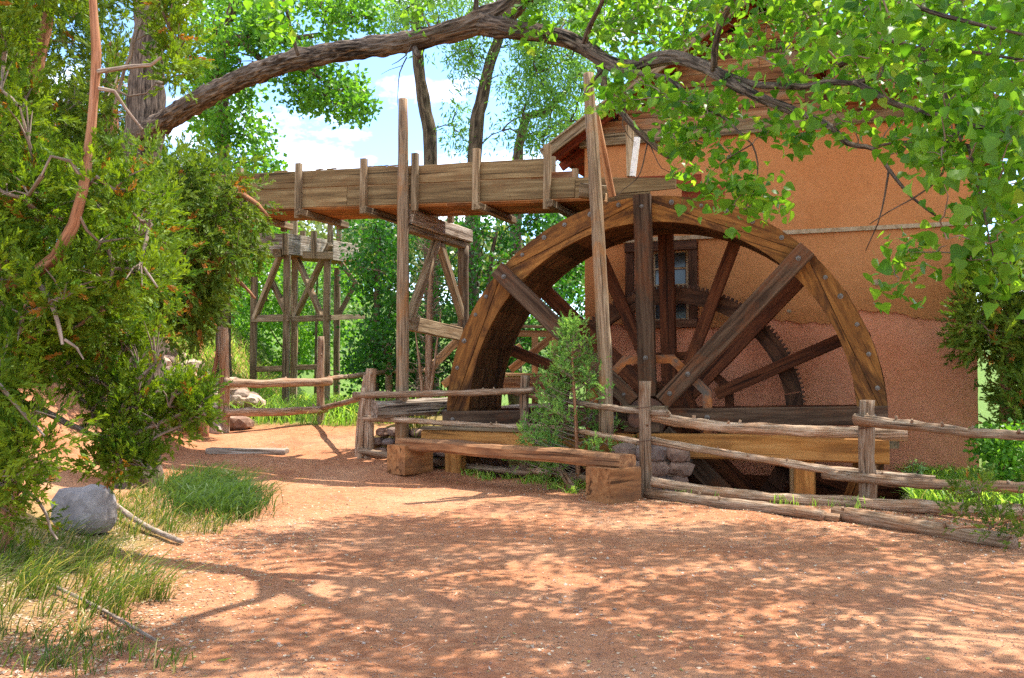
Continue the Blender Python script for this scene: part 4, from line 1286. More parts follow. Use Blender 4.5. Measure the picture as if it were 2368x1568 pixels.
tree('willow_shrub', 'silvery grey-green willow shrub behind the far trestle braces', 'shrub',
     [([grounded(730, 850, 27.5), at(732, 700, 27.5), at(735, 620, 27.5)], [0.05, 0.03, 0.02])],
     [([(690, 595), (780, 590), (800, 700), (760, 740), (690, 740)], 16, 27, 28)], 'pale_leaf', 0.12, 90, 0.42, LANCE_V, KITE_F, group=BG)
tree('cottonwood_tree', 'green tree behind the drooping juniper and the flume end', 'tree',
     [([grounded(470, 850, 27), at(480, 600, 27), at(500, 440, 27)], [0.2, 0.15, 0.08])],
     [([(380, 430), (640, 410), (650, 590), (560, 640), (380, 640)], 55, 25, 28)], 'far_leaf', 0.13, 110, 0.6, group=BG)
# far wooded slope
C = zone([(300, 500), (1000, 515), (1400, 560), (1400, 640), (300, 640)], 260, 48, 80)
P, d, S, idx = clumps_to_leaves([c - Vector((0, 0, 0.4)) for c in C], 60, 1.1, 0.42, 1.3)
tag(scatter('far_woodland', P, rdir(len(P)), rdir(len(P), 0.4), S, KITE_V, KITE_F, M['far_juniper']), 'juniper dotted slope far behind the flume', 'woodland', kind='stuff')

# ---------------------------------------------------------------- junipers
def juniper(name, label, trunks, clumps, mat, spray, per, rad, bare=(), bmat='juniper_bark', up=0.35, group=None, twig_r=0.012, flat=1.15):
    base = Vector(trunks[0][0][0])
    root = empty(name, (base.x, base.y, gz(base.x, base.y)), 0, label, 'juniper', group)
    loc = root.location.copy()
    tb = Tubes(); anchors = []
    for (pts, rads) in trunks:
        P, Rr = resample(pts, rads, 0.12)
        tb.add([p - loc for p in P], Rr, 9, None, 0.2, 0.12, seed=random.random() * 9)
        anchors += P
    tb.build('trunk', M[bmat], root)
    tw = Tubes()
    for pts, r0, r1 in bare:
        P, Rr = resample(pts, [r0 + (r1 - r0) * i / (len(pts) - 1) for i in range(len(pts))], 0.08)
        tw.add([p - loc + Vector((random.uniform(-.005, .005),) * 3) for p in P], Rr, 6, cap=False)
        anchors += P
    rad = np.broadcast_to(np.asarray(rad, float), (len(clumps),))
    order = sorted(range(len(clumps)), key=lambda i: min((a - clumps[i]).length for a in anchors))
    clumps, rad = [clumps[i] for i in order], rad[order]
    A = list(anchors)
    for c, rad_c in zip(clumps, rad):
        b = min(A, key=lambda a: (a - c).length)
        m = (b + c) / 2 + Vector((random.uniform(-.05, .05), random.uniform(-.05, .05), -0.04))
        tw.add([b - loc, m - loc, c - loc], [twig_r, twig_r * 0.8, twig_r * 0.4], 5, cap=False)
        A += [m, c]
        for k in range(3):
            q = c + Vector((random.uniform(-1, 1), random.uniform(-1, 1), random.uniform(-0.5, 1))) * float(rad_c) * 0.8
            tw.add([m - loc, (m + q) / 2 - loc + Vector((0, 0, 0.02)), q - loc], [twig_r * 0.5, twig_r * 0.4, twig_r * 0.2], 4, cap=False)
    if tw.V:
        tag(tw.build('boughs', M['twig_bark'], root), kind='stuff')
    P, d, S, idx = clumps_to_leaves(clumps, per, rad, spray, flat)
    n = len(P)
    if rad.min() < 0.12 and rad.max() > 0.12:
        thin = (rad[idx] < 0.12) & (RNG.random(n) < 0.62)
        P, d, S, idx = P[~thin], d[~thin], S[~thin], idx[~thin]
        n = len(P)
    AY = d / rad[idx][:, None] * 0.9 + rdir(n) * 0.55 + np.array([0, 0, up])
    rn = np.clip(RNG.normal(0.45, 0.25, n) + 0.25 * (RNG.random(len(clumps))[idx] - 0.5), 0, 0.9)
    rn[RNG.random(n) < 0.035] = 0.99
    parts = RNG.integers(0, 3, n)
    allV, allF, allR, off = [], [], [], 0
    for k in range(3):
        m_ = parts == k
        tv, tf = SPRAYS[k]
        p, ay = P[m_] - np.array(loc), AY[m_]
        ay /= np.linalg.norm(ay, axis=1, keepdims=True)
        ax = np.cross(ay, rdir(len(p))); ax /= np.linalg.norm(ax, axis=1, keepdims=True)
        az = np.cross(ax, ay)
        V = p[:, None, :] + S[m_][:, None, None] * (tv[None, :, 0:1] * ax[:, None] + tv[None, :, 1:2] * ay[:, None] + tv[None, :, 2:3] * az[:, None])
        F = np.arange(len(p))[:, None, None] * len(tv) + np.array(tf)[None] + off
        off += V.shape[0] * V.shape[1]
        allV.append(V.reshape(-1, 3)); allF.append(F.reshape(-1, 3)); allR.append(np.repeat(rn[m_], len(tv)))
    link('crown', np_mesh('crown', np.concatenate(allV), np.concatenate(allF), M[mat], rnd=np.concatenate(allR)), root)
    return root

# the big juniper at the left edge, close to the camera
jt = [([onz(-4.35, 8.4, -0.1), at(15, 1010, 8.0), at(-40, 860, 7.0), at(-90, 730, 5.6)], [0.14, 0.11, 0.08, 0.06]),
      (px_line([(-90, 730, 5.6), (-10, 668, 5.2), (70, 640, 5.1), (130, 595, 5.0), (170, 520, 5.0), (192, 440, 5.0), (206, 350, 5.0), (216, 240, 5.0), (222, 120, 5.0), (216, 20, 5.0), (208, -90, 5.0)]),
       [0.045, 0.038, 0.034, 0.031, 0.029, 0.027, 0.026, 0.024, 0.022, 0.02, 0.016]),
      (px_line([(-40, 860, 6.0), (20, 600, 6.2), (60, 300, 6.4), (110, 40, 6.5), (140, -120, 6.5)]), [0.06, 0.05, 0.045, 0.04, 0.03])]
jb = [(px_line([(225, 165, 5.0), (300, 155, 4.95), (350, 150, 4.9), (372, 132, 4.9)]), 0.013, 0.007),
      (px_line([(228, 205, 5.0), (262, 212, 5.0), (292, 250, 5.05), (332, 298, 5.1)]), 0.012, 0.006),
      (px_line([(190, 418, 5.0), (165, 372, 4.95), (120, 360, 4.9), (98, 405, 4.9)]), 0.013, 0.006),
      (px_line([(85, 652, 5.05), (112, 690, 5.0), (135, 760, 4.95), (148, 795, 4.95)]), 0.017, 0.008),
      (px_line([(150, 785, 4.95), (175, 805, 4.95), (195, 830, 4.95)]), 0.009, 0.004),
      (px_line([(185, 500, 5.0), (230, 560, 5.1), (300, 550, 5.2)]), 0.010, 0.004),
      (px_line([(30, 920, 6.2), (110, 955, 6.0), (180, 990, 5.9), (260, 1015, 5.8), (330, 995, 5.8), (400, 965, 5.8), (470, 935, 5.9)]), 0.026, 0.007),
      (px_line([(260, 1015, 5.8), (320, 1030, 5.8), (380, 1000, 5.8), (420, 985, 5.8)]), 0.012, 0.005),
      (px_line([(345, 10, 6.0), (318, 70, 6.0), (300, 130, 6.0), (280, 190, 6.0), (268, 240, 6.0)]), 0.018, 0.008),
      (px_line([(318, 90, 6.0), (345, 75, 6.0), (372, 70, 6.0)]), 0.008, 0.004),
      (px_line([(270, 210, 5.6), (300, 222, 5.6), (340, 215, 5.6), (362, 190, 5.6)]), 0.007, 0.003),
      (px_line([(20, 1110, 5.6), (90, 1160, 5.5), (130, 1250, 5.4)]), 0.012, 0.006)]
J1 = zone([(-170, -90), (175, -90), (185, 20), (140, 60), (70, 110), (55, 330), (140, 400), (280, 400), (370, 470), (392, 560), (375, 660), (290, 720), (200, 760), (185, 860), (130, 920), (-170, 940)], 195, 4.9, 6.6)
J1 += zone([(-170, 940), (60, 960), (130, 1010), (150, 1050), (110, 1100), (70, 1170), (40, 1200), (-170, 1210)], 34, 4.9, 6.2)
J1 += zone([(385, -60), (412, -60), (410, 150), (402, 190)], 10, 5.3, 6.2)
J1 += zone([(210, -70), (360, -80), (350, -50), (230, -30)], 6, 5.6, 6.4)
nbig = len(J1)
J1 += zone([(200, 1020), (300, 1030), (360, 1030), (330, 1080), (230, 1090)], 14, 5.6, 6.2)
J1 += zone([(250, 900), (340, 860), (360, 980), (260, 1000)], 12, 5.7, 6.0)
J1 += zone([(230, 770), (350, 700), (380, 760), (280, 840)], 10, 5.7, 6.2)
J1 += zone([(395, 900), (455, 880), (480, 940), (400, 1020)], 16, 5.7, 6.0)
J1 += zone([(170, 840), (290, 820), (300, 1000), (190, 1010)], 18, 5.8, 6.6)
J1R = np.array([0.155] * nbig + [0.085] * (len(J1) - nbig))
juniper('juniper_tree', 'big near juniper with red peeling limbs at the left edge', jt, J1, 'juniper_leaf', 0.110, 62, J1R, jb)
# drooping juniper behind it
jt2 = [([grounded(250, 900, 10.2), at(260, 800, 10.2), at(330, 620, 9.8), at(405, 520, 9.5), at(420, 440, 9.4)], [0.06, 0.06, 0.055, 0.05, 0.04]),
       (px_line([(400, 560, 9.5), (470, 480, 9.2), (560, 450, 9.0), (620, 500, 8.9)]), [0.05, 0.04, 0.03, 0.012]),
       (px_line([(398, 640, 9.5), (460, 610, 9.2), (540, 640, 9.0), (590, 690, 8.9)]), [0.045, 0.035, 0.022, 0.01])]
J2 = zone([(300, 370), (400, 400), (480, 395), (545, 410), (575, 480), (575, 570), (530, 630), (460, 690), (420, 720), (300, 700)], 105, 8.5, 10.2)
J2 += zone([(420, 730), (450, 710), (440, 780), (420, 790)], 3, 8.8, 9.4)
juniper('juniper_tree', 'dark drooping juniper hanging over the left end of the flume', jt2, J2, 'juniper_dark', 0.17, 60, 0.24, up=-0.25)
# dark trees on the bank behind, filling the left edge
for (px, Y, poly, n, lab) in ((60, 16.5, [(-220, -120), (260, -120), (300, 400), (260, 780), (-220, 800)], 175, 'dark tall juniper on the bank behind the near juniper'),
                              (250, 17.0, [(180, 330), (400, 330), (420, 560), (390, 680), (200, 720)], 45, 'juniper on the bank below the big cottonwood trunk')):
    juniper('juniper_tree', lab, [([grounded(px, 900, Y), at(px, 500, Y), at(px + 10, 100, Y)], [0.2, 0.16, 0.1])], zone(poly, n, Y - 1.2, Y + 1.5), 'juniper_dark', 0.30, 46, 0.42, twig_r=0.02)
# junipers at the right, beyond the mill corner
juniper('juniper_tree', 'dark juniper beyond the right corner of the mill', [([grounded(2330, 1000, 14.2), at(2330, 800, 14.2), at(2340, 600, 14.2)], [0.12, 0.1, 0.06]), (px_line([(2335, 720, 14.2), (2270, 735, 13.8), (2215, 770, 13.5)]), [0.05, 0.03, 0.012])],
        zone([(2240, 655), (2290, 600), (2440, 540), (2440, 1000), (2345, 1010), (2342, 850), (2290, 805), (2235, 775), (2255, 720)], 80, 13.2, 15.6), 'juniper_dark', 0.26, 48, 0.33, twig_r=0.014)
tree('green_bush', 'bright green bush at the foot of the mill\'s right corner', 'bush', [([grounded(2330, 1090, 13.0), at(2332, 1040, 13.0), at(2335, 1010, 13)], [0.03, 0.02, 0.01])],
     [([(2275, 1015), (2440, 1000), (2440, 1130), (2300, 1120)], 26, 12.0, 13.6)], 'far_leaf', 0.07, 110, 0.22)
juniper('juniper_tree', 'low juniper sprigs hanging over the fence at bottom right', [([grounded(2480, 1230, 8.6), at(2470, 1180, 8.7), at(2440, 1140, 8.9)], [0.05, 0.035, 0.02]),
        (px_line([(2470, 1200, 8.7), (2380, 1195, 8.8), (2290, 1215, 8.9), (2210, 1222, 9.0)]), [0.016, 0.012, 0.01, 0.005]), (px_line([(2460, 1150, 8.8), (2350, 1135, 8.9), (2260, 1130, 9.0), (2190, 1128, 9.1)]), [0.016, 0.012, 0.009, 0.005])],
        zone([(2165, 1115), (2220, 1105), (2300, 1120), (2430, 1090), (2430, 1260), (2330, 1255), (2250, 1215), (2200, 1170)], 17, 8.5, 9.2), 'juniper_dark', 0.10, 26, 0.11, twig_r=0.006)
# the young juniper in front of the wheel
yb = gnd(1335, 1105); yb = W(-0.75, -1.05, 0); yb.z = gz(yb.x, yb.y)
ytop = at(1320, 748, yb.y)
C, tr = [], [([yb - Vector((0, 0, 0.1)), yb.lerp(ytop, 0.5), ytop - Vector((0, 0, 0.15))], [0.035, 0.022, 0.006])]
bare = []
H = ytop.z - yb.z
for k in range(72):
    t = 0.02 + 0.95 * ((k + random.random()) / 72) ** 1.15
    prof = 0.86 * (1 - t) ** 0.8 * (0.75 + 0.35 * random.random()) + 0.02
    a = random.uniform(0, 2 * math.pi)
    c0 = yb.lerp(ytop, t)
    e = c0 + Vector((math.cos(a) * prof, math.sin(a) * prof, 0.30 * prof + 0.05))
    bare.append(([c0, c0.lerp(e, 0.5) - Vector((0, 0, 0.02)), e], 0.008, 0.003))
    C += [c0.lerp(e, f_) for f_ in ((0.5, 0.78, 1.0) if prof > 0.3 else (0.6, 1.0))]
for k in range(7):
    C.append(ytop - Vector((0, 0, 0.06 * k)))
juniper('young_juniper', 'small fresh green conical juniper growing in front of the wheel', tr, C, 'juniper_young', 0.12, 8, 0.095, bare, up=0.55, twig_r=0.004)

# dead shrub by the trestle
ds = empty('dead_shrub', onz(*at(990, 915, 17.9)[:2]), 0, 'leafless reddish dead shrub with pale twigs beside the trestle post', 'shrub')
tb = Tubes(); dl = ds.location
main = [grounded(990, 915, 17.9), at(992, 800, 17.9), at(994, 700, 17.9), at(998, 610, 17.9), at(1003, 540, 17.9)]
tb.add([p - dl for p in main], [0.075, 0.07, 0.055, 0.035, 0.01], 8, 0.2, 0.2, 0.2)
for (a, b) in ((960, 760), (1020, 720)):
    tb.add([grounded(985, 915, 17.8) - dl, at((a + 985) / 2, 860, 17.8) - dl, at(a, b, 17.8) - dl], [0.045, 0.03, 0.008], 6, 0.15, 0.2)
tb.build('trunk', M['dead_bark'], ds)
tb = Tubes()
for k in range(130):
    y0 = random.uniform(540, 900)
    p = at(992 + (720 - y0) * 0.02, y0, 17.9)
    sgn = random.choice((-1, 1))
    L = random.uniform(0.15, 0.48)
    a = Vector((sgn * random.uniform(.5, 1), random.uniform(-.8, .8), random.uniform(-.1, 1.0))).normalized()
    m = p + a * L * 0.5 + Vector((0, 0, -0.03)); e = p + a * L + Vector((0, 0, random.uniform(-.08, .12)))
    tb.add([p - dl, m - dl, e - dl], [0.009, 0.006, 0.003], 4, cap=False)
    for j in range(2):
        q = m + Vector((random.uniform(-.15, .15), random.uniform(-.15, .15), random.uniform(-.05, .2)))
        tb.add([m - dl, q - dl], [0.005, 0.002], 4, cap=False)
tag(tb.build('twigs', M['twig_bark'], ds), kind='stuff')

# ---------------------------------------------------------------- the great cottonwood and its limb across the picture
cw0 = at(335, 300, 14.0)
cw = empty('cottonwood_tree', onz(cw0.x, cw0.y), 0, 'old cottonwood whose furrowed limb arches across the whole view', 'tree')
cl = cw.location.copy()
def loc_pts(P): return [p - cl for p in P]
tb = Tubes()
tb.add(loc_pts([onz(cw0.x - 0.05, cw0.y, -0.2), at(325, 700, 14), at(330, 450, 14), at(333, 290, 14), at(338, 150, 14), at(348, 20, 14), at(360, -120, 14)]), [0.36, 0.30, 0.265, 0.25, 0.235, 0.22, 0.18], 20, 0.06, 0.12, 0.22, ridges=14)
tb.build('trunk', M['bark'], cw)
limb_px = [(330, 318, 13.9), (370, 288, 13.4), (450, 238, 12.6), (560, 182, 11.8), (680, 140, 11.0), (800, 118, 10.4), (900, 104, 10.0), (1000, 84, 9.6), (1080, 62, 9.5), (1140, 40, 9.4), (1195, 5, 9.3), (1260, -60, 9.1), (1320, -160, 8.7)]
limb_r = [0.155, 0.140, 0.127, 0.117, 0.109, 0.102, 0.096, 0.094, 0.102, 0.124, 0.102, 0.092, 0.08]
tb = Tubes()
tb.add(loc_pts(px_line(limb_px)), limb_r, 64, 0.03, 0.12, 0.26, ridges=34, seed=3)
tb.build('limb', M['bark'], cw)
r_limb = [(1120, 55, 9.4), (1184, 66, 9.2), (1284, 82, 9.0), (1351, 110, 8.8), (1401, 140, 8.6), (1451, 157, 8.4), (1518, 139, 8.1), (1568, 133, 7.9), (1635, 157, 7.6), (1719, 207, 7.2), (1790, 240, 6.9), (1870, 270, 6.6)]
r_limb_r = [0.11, 0.085, 0.07, 0.068, 0.066, 0.062, 0.056, 0.052, 0.046, 0.038, 0.030, 0.022]
tb = Tubes()
tb.add(loc_pts(px_line(r_limb)), r_limb_r, 44, 0.03, 0.16, 0.26, ridges=26, seed=8)
tb.build('limb', M['bark'], cw)
BR = [([(958, 112, 9.65), (962, 126, 9.6), (970, 134, 9.55)], 0.035, 0.028), ([(1385, 150, 8.65), (1392, 172, 8.65), (1398, 205, 8.6)], 0.045, 0.03), ([(1393, 160, 8.6), (1362, 200, 8.5), (1350, 225, 8.4)], 0.02, 0.008),
      ([(1398, 205, 8.6), (1431, 257, 8.5), (1485, 311, 8.4), (1528, 350, 8.35), (1556, 366, 8.3)], 0.028, 0.030), ([(1405, 155, 8.55), (1460, 165, 8.2), (1545, 185, 7.8), (1600, 232, 7.5)], 0.03, 0.014),
      ([(1348, 108, 8.8), (1366, 60, 8.6), (1390, 10, 8.4), (1410, -60, 8.2)], 0.03, 0.015), ([(1652, 165, 7.5), (1655, 110, 7.4), (1668, 60, 7.3), (1692, 15, 7.2), (1720, -60, 7)], 0.030, 0.015),
      ([(1598, 247, 7.4), (1640, 258, 7.2), (1679, 271, 7.0), (1740, 330, 6.8)], 0.016, 0.006), ([(1640, 155, 7.6), (1720, 190, 7.3), (1826, 200, 6.7), (1920, 191, 6.2), (1977, 194, 5.9), (2040, 175, 5.7)], 0.03, 0.012),
      ([(1760, 225, 7.0), (1856, 262, 6.6), (1926, 297, 6.3), (1963, 331, 6.1), (2017, 348, 5.9), (2060, 394, 5.8), (2110, 458, 5.6), (2165, 505, 5.5)], 0.026, 0.006),
      ([(2017, 348, 5.9), (2080, 330, 5.6), (2160, 325, 5.4), (2240, 340, 5.2)], 0.01, 0.005), ([(1977, 194, 5.9), (2060, 235, 5.6), (2124, 257, 5.4), (2177, 271, 5.2), (2294, 304, 5.0), (2400, 330, 4.9)], 0.022, 0.008),
      ([(1940, 150, 6.0), (2010, 117, 5.8), (2060, 97, 5.6), (2110, 110, 5.5), (2204, 120, 5.3), (2400, 140, 5.0)], 0.018, 0.007), ([(2110, 112, 5.5), (2140, 145, 5.4), (2167, 180, 5.3), (2210, 267, 5.2), (2225, 330, 5.1)], 0.014, 0.006),
      ([(2003, 20, 5.9), (2033, 97, 5.8), (2045, 180, 5.7)], 0.012, 0.006), ([(2130, 20, 5.4), (2220, 50, 5.2), (2300, 68, 5.0), (2400, 90, 4.9)], 0.014, 0.007),
      ([(2225, 300, 5.2), (2210, 321, 5.2), (2177, 401, 5.3), (2110, 461, 5.4), (2010, 521, 5.6)], 0.010, 0.003), ([(2060, 394, 5.8), (2050, 450, 5.8), (2030, 520, 5.8), (2000, 580, 5.9)], 0.007, 0.003),
      ([(2240, 340, 5.2), (2260, 430, 5.1), (2280, 520, 5.0), (2300, 600, 5.0)], 0.009, 0.004), ([(1740, 330, 6.8), (1750, 380, 6.8), (1740, 440, 6.8), (1720, 480, 6.8)], 0.006, 0.003),
      ([(1740, 330, 6.8), (1690, 360, 6.9), (1640, 400, 7.0)], 0.006, 0.003), ([(940, 130, 9.75), (925, 165, 9.7), (922, 200, 9.7), (920, 245, 9.7)], 0.008, 0.003), ([(955, 90, 9.7), (935, 130, 9.65), (905, 150, 9.6)], 0.01, 0.003),
      ([(930, 150, 9.7), (900, 160, 9.7), (880, 172, 9.7)], 0.004, 0.002), ([(690, 128, 10.05), (670, 60, 10), (655, 0, 9.9), (650, -60, 9.9)], 0.02, 0.012), ([(1095, 50, 9.5), (1100, 10, 9.5), (1098, -60, 9.4)], 0.03, 0.02),
      ([(1450, 230, 8.5), (1440, 290, 8.4), (1470, 330, 8.4)], 0.006, 0.003), ([(1500, 330, 8.4), (1480, 400, 8.4), (1440, 440, 8.3), (1424, 460, 8.3), (1440, 478, 8.3)], 0.006, 0.003), ([(1500, 325, 8.4), (1530, 390, 8.3), (1562, 405, 8.3)], 0.005, 0.002)]
anchors = []
for (p, r0, r1) in BR:
    tb = Tubes()
    P = px_line(p)
    Q, Rr = resample(P, [r0 + (r1 - r0) * i / (len(P) - 1) for i in range(len(P))], 0.07)
    Q = [q + Vector((noise.noise(q * 3), noise.noise(q * 3 + Vector((9, 0, 0))), noise.noise(q * 3 + Vector((0, 9, 0))))) * 0.02 for q in Q]
    tb.add(loc_pts(Q), Rr, 8 if r0 > 0.012 else 5, None, 0.2, 0.12, cap=True)
    anchors += Q
    tb.build('branch', M['bark'], cw)
rl, _ = resample(px_line(r_limb), r_limb_r, 0.2)
ll, _ = resample(px_line(limb_px), limb_r, 0.3)
anchors += rl + ll
# leafy twig ends
C = zone([(1250, -80), (1640, -80), (1640, 110), (1500, 125), (1400, 100), (1300, 40)], 80, 8.4, 10.2)
C += zone([(1640, -80), (2430, -80), (2430, 260), (2200, 250), (2060, 220), (1900, 215), (1780, 200), (1640, 130)], 165, 6.6, 9.0)
C += zone([(1800, -80), (2430, -80), (2430, 260), (2200, 250), (2060, 200), (1900, 150)], 74, 4.7, 6.4)
C += zone([(1380, 195), (1480, 190), (1560, 205), (1700, 215), (1740, 240), (1620, 262), (1520, 250), (1400, 240)], 30, 7.0, 8.4)
C += zone([(2040, 240), (2430, 230), (2430, 560), (2310, 560), (2220, 490), (2150, 420), (2090, 370), (2030, 310)], 66, 4.6, 6.0)
C += zone([(1860, 240), (1990, 250), (1990, 310), (1910, 300)], 6, 5.8, 6.5)
for (x, y, Y, k) in ((1560, 385, 8.2, 2), (1600, 345, 7.2, 3), (1650, 420, 7.0, 3), (1700, 470, 6.8, 3), (1745, 475, 6.8, 4), (1740, 410, 6.8, 3), (1690, 350, 6.9, 3), (1850, 320, 6.5, 3), (2075, 630, 5.7, 2), (2100, 600, 5.6, 2), (2340, 620, 5.0, 4), (2260, 600, 5.0, 3), (2210, 560, 5.1, 2),
                     (1590, 300, 7.3, 3), (1640, 315, 7.1, 3), (1540, 300, 8.2, 2), (1790, 300, 6.7, 3), (1215, 25, 9.0, 3), (1250, 60, 8.8, 3), (980, 20, 9.2, 2), (640, 30, 9.6, 3), (660, 50, 9.6, 3), (600, 20, 9.7, 2)):
    for j in range(k):
        C.append(at(x + random.uniform(-22, 22), y + random.uniform(-20, 20), Y + random.uniform(-.2, .2)))
tw = Tubes()
C.sort(key=lambda c: min((a - c).length for a in anchors))
for c in C:
    pts = grow_to(tw, anchors, c, 0.006, 0.002, 4, 0.03)
    anchors += pts[2:]
tw.V = [v - cl for v in tw.V]
tag(tw.build('twigs', M['twig_bark'], cw), kind='stuff')
P, d, S, idx = clumps_to_leaves(C, 15, 0.18, 0.072)
n = len(P)
AY = rdir(n, -0.9, 0.7); AXv = rdir(n, 0.0, 0.35)
keep = np.ones(n, bool)
P = P - np.array(cl)
# the 300 largest in view are single leaves
W_ = P + np.array(cl)
pxs = CX + FPX * W_[:, 0] / W_[:, 1]
pys = CY + 92 - FPX * (W_[:, 2] - EYE) / W_[:, 1]
score = S / W_[:, 1] * ((pxs > 0) & (pxs < 2368) & (pys > 0))
big = np.argsort(-score)[:300]
keep[big] = False
lm = []
for k in range(6):
    lm.append(np_mesh('leaf', np.array((LEAF_V, LEAF_V2, LEAF_V3)[k % 3]), np.array(LEAF_F), M['cottonwood_leaf'], rnd=np.full(len(LEAF_V), (0.1, 0.3, 0.45, 0.6, 0.75, 0.86)[k])))
for q, i in enumerate(big):
    y = Vector(AY[i]).normalized(); x = Vector(AXv[i]); x = (x - y * x.dot(y)).normalized(); z = x.cross(y)
    Mx = Matrix.Identity(4)
    for r_ in range(3):
        Mx[r_][0], Mx[r_][1], Mx[r_][2], Mx[r_][3] = x[r_] * S[i], y[r_] * S[i], z[r_] * S[i], P[i][r_]
    link('leaf', lm[q % 6 if q % 11 else 5] if q % 6 < 5 or q % 3 == 0 else lm[2], cw, Mx)
grp = RNG.integers(0, 3, n)
tvs = [np.array(LEAF_V), np.array(LEAF_V2), np.array(LEAF_V3)]
Vs, Fs, Rs, off = [], [], [], 0
for k in range(3):
    m_ = keep & (grp == k)
    tmp = scatter('tmp', P[m_], AXv[m_], AY[m_], S[m_] * (1.0, 0.85, 1.1)[k], tvs[k], LEAF_F, M['cottonwood_leaf'])
    mm = tmp.data
    a_ = np.empty(len(mm.vertices) * 3, np.float32); mm.vertices.foreach_get('co', a_)
    l_ = np.empty(len(mm.loops), np.int32); mm.loops.foreach_get('vertex_index', l_)
    r_ = np.empty(len(mm.vertices), np.float32); mm.attributes['rnd'].data.foreach_get('value', r_)
    Vs.append(a_.reshape(-1, 3)); Fs.append(l_.reshape(-1, 3) + off); Rs.append(r_); off += len(mm.vertices)
    bpy.data.objects.remove(tmp); bpy.data.meshes.remove(mm)
o = link('foliage', np_mesh('foliage', np.concatenate(Vs), np.concatenate(Fs), M['cottonwood_leaf'], rnd=np.concatenate(Rs)), cw)
tag(o, kind='stuff')
# the crown goes on above the picture and shades the path
C = []
while len(C) < 300:
    fx, fy = random.uniform(-2.2, 6.5), random.uniform(3.6, 13.0)          # where its shade falls
    if sd(fx, fy)[1] > -1.5 or (fx < -1.0 and fy > 10.8) or (fx < 0.4 and fy > 12.0): continue
    if noise.noise(Vector((fx * 0.6, fy * 0.6, 0.3))) < -0.22: continue
    zc = 5.2
    for it in range(4):
        zc = 1.5 + 0.385 * (fy + zc * 0.314) + 0.55
    zc += random.uniform(0, 4.2)
    C.append(Vector((fx + zc * 0.402, fy + zc * 0.314, zc)))
tw = Tubes()
up_l = [(px_line([(1260, -60, 9.1), (1500, -300, 8.5), (1750, -420, 8.0), (2100, -480, 7.2)]), 0.09, 0.03), (px_line([(1320, -160, 8.7), (1250, -420, 7.6), (1300, -700, 6.4)]), 0.07, 0.03),
        (px_line([(1500, -300, 8.5), (1700, -300, 10.0), (1900, -260, 11.5)]), 0.06, 0.03), (px_line([(1750, -420, 8.0), (1900, -700, 6.2), (2200, -900, 5.4)]), 0.04, 0.02)]
for (Pp, r0, r1) in up_l:
    Q, Rr = resample(Pp, [r0 + (r1 - r0) * i / (len(Pp) - 1) for i in range(len(Pp))], 0.25)
    tw.add(Q, Rr, 8, None, 0.2)
    anchors += Q
for c in C:
    grow_to(tw, anchors, c, 0.014, 0.004, 4, 0.05)
tw.V = [v - cl for v in tw.V]
tag(tw.build('upper_branches', M['bark'], cw), kind='stuff')
P, d, S, idx = clumps_to_leaves(C, 75, 0.62, 0.095)
n = len(P)
tag(scatter('upper_foliage', P - np.array(cl), rdir(n, 0, 0.4), rdir(n, -0.9, 0.7), S, LEAF_V[:11], LEAF_F[:10], M['cottonwood_leaf'], cw), kind='stuff')

# ---------------------------------------------------------------- grass
def blades(name, P, H, lean, mat, w=0.006, bend=0.6, rnd=None, parent=None):
    """many bent tapering blades in one mesh"""
    P, H, lean = np.asarray(P, float), np.asarray(H, float), np.asarray(lean, float)
    n = len(P)
    az = RNG.uniform(0, 2 * np.pi, n)
    side = np.stack([np.cos(az), np.sin(az), np.zeros(n)], 1)
    V = np.zeros((n, 7, 3))
    for i, t in enumerate((0.0, 0.4, 0.75)):
        c = P + lean * (H * t * t * bend)[:, None] + np.array([0, 0, 1]) * (H * t * (1 - 0.25 * bend * t))[:, None]
        ww = w * (1 - 0.45 * t) * (H / H.mean())[:, None] ** 0.3
        V[:, 2 * i] = c - side * ww; V[:, 2 * i + 1] = c + side * ww
    V[:, 6] = P + lean * (H * bend)[:, None] + np.array([0, 0, 1]) * (H * (1 - 0.42 * bend))[:, None]
    F = np.array([(0, 1, 3), (0, 3, 2), (2, 3, 5), (2, 5, 4), (4, 5, 6)])
    r = RNG.random(n) if rnd is None else rnd
    me = np_mesh(name, V.reshape(-1, 3), (np.arange(n)[:, None, None] * 7 + F[None]).reshape(-1, 3), M[mat], rnd=np.repeat(r, 7))
    return link(name, me, parent)

def ground_zone(poly, n):
    xs = [p[0] for p in poly]; ys = [p[1] for p in poly]
    out = []
    while len(out) < n:
        x, y = random.uniform(min(xs), max(xs)), random.uniform(min(ys), max(ys))
        if in_poly(x, y, poly):
            out.append(onz(x, y, -0.01))
    return out
def plan(poly_px):
    return [tuple(gnd(*p)[:2]) for p in poly_px]
def tufts(C, per, spread):
    C = np.array([tuple(c) for c in C])
    P = np.repeat(C, per, 0)
    o = RNG.normal(size=P.shape) * spread; o[:, 2] = 0
    return P + o, o
def lean_of(n, bias=(0, 0, 0), k=1.0):
    d = RNG.normal(size=(n, 3)) * k; d[:, 2] *= 0.15
    return d + np.array(bias)

def unlit(o, label):
    return tag(o, label, 'grass', kind='stuff')
# meadow beyond the left fence
P = ground_zone([(-7.0, 20.0), (-3.2, 19.6), (-1.2, 20.5), (0.5, 22.0), (1.0, 27.5), (-9, 28)], 9000)
P = np.array([tuple(p) for p in P])
unlit(blades('meadow_grass', P, RNG.uniform(0.18, 0.55, len(P)), lean_of(len(P)), 'meadow', 0.011), 'tall sunlit meadow grass beyond the left fence')
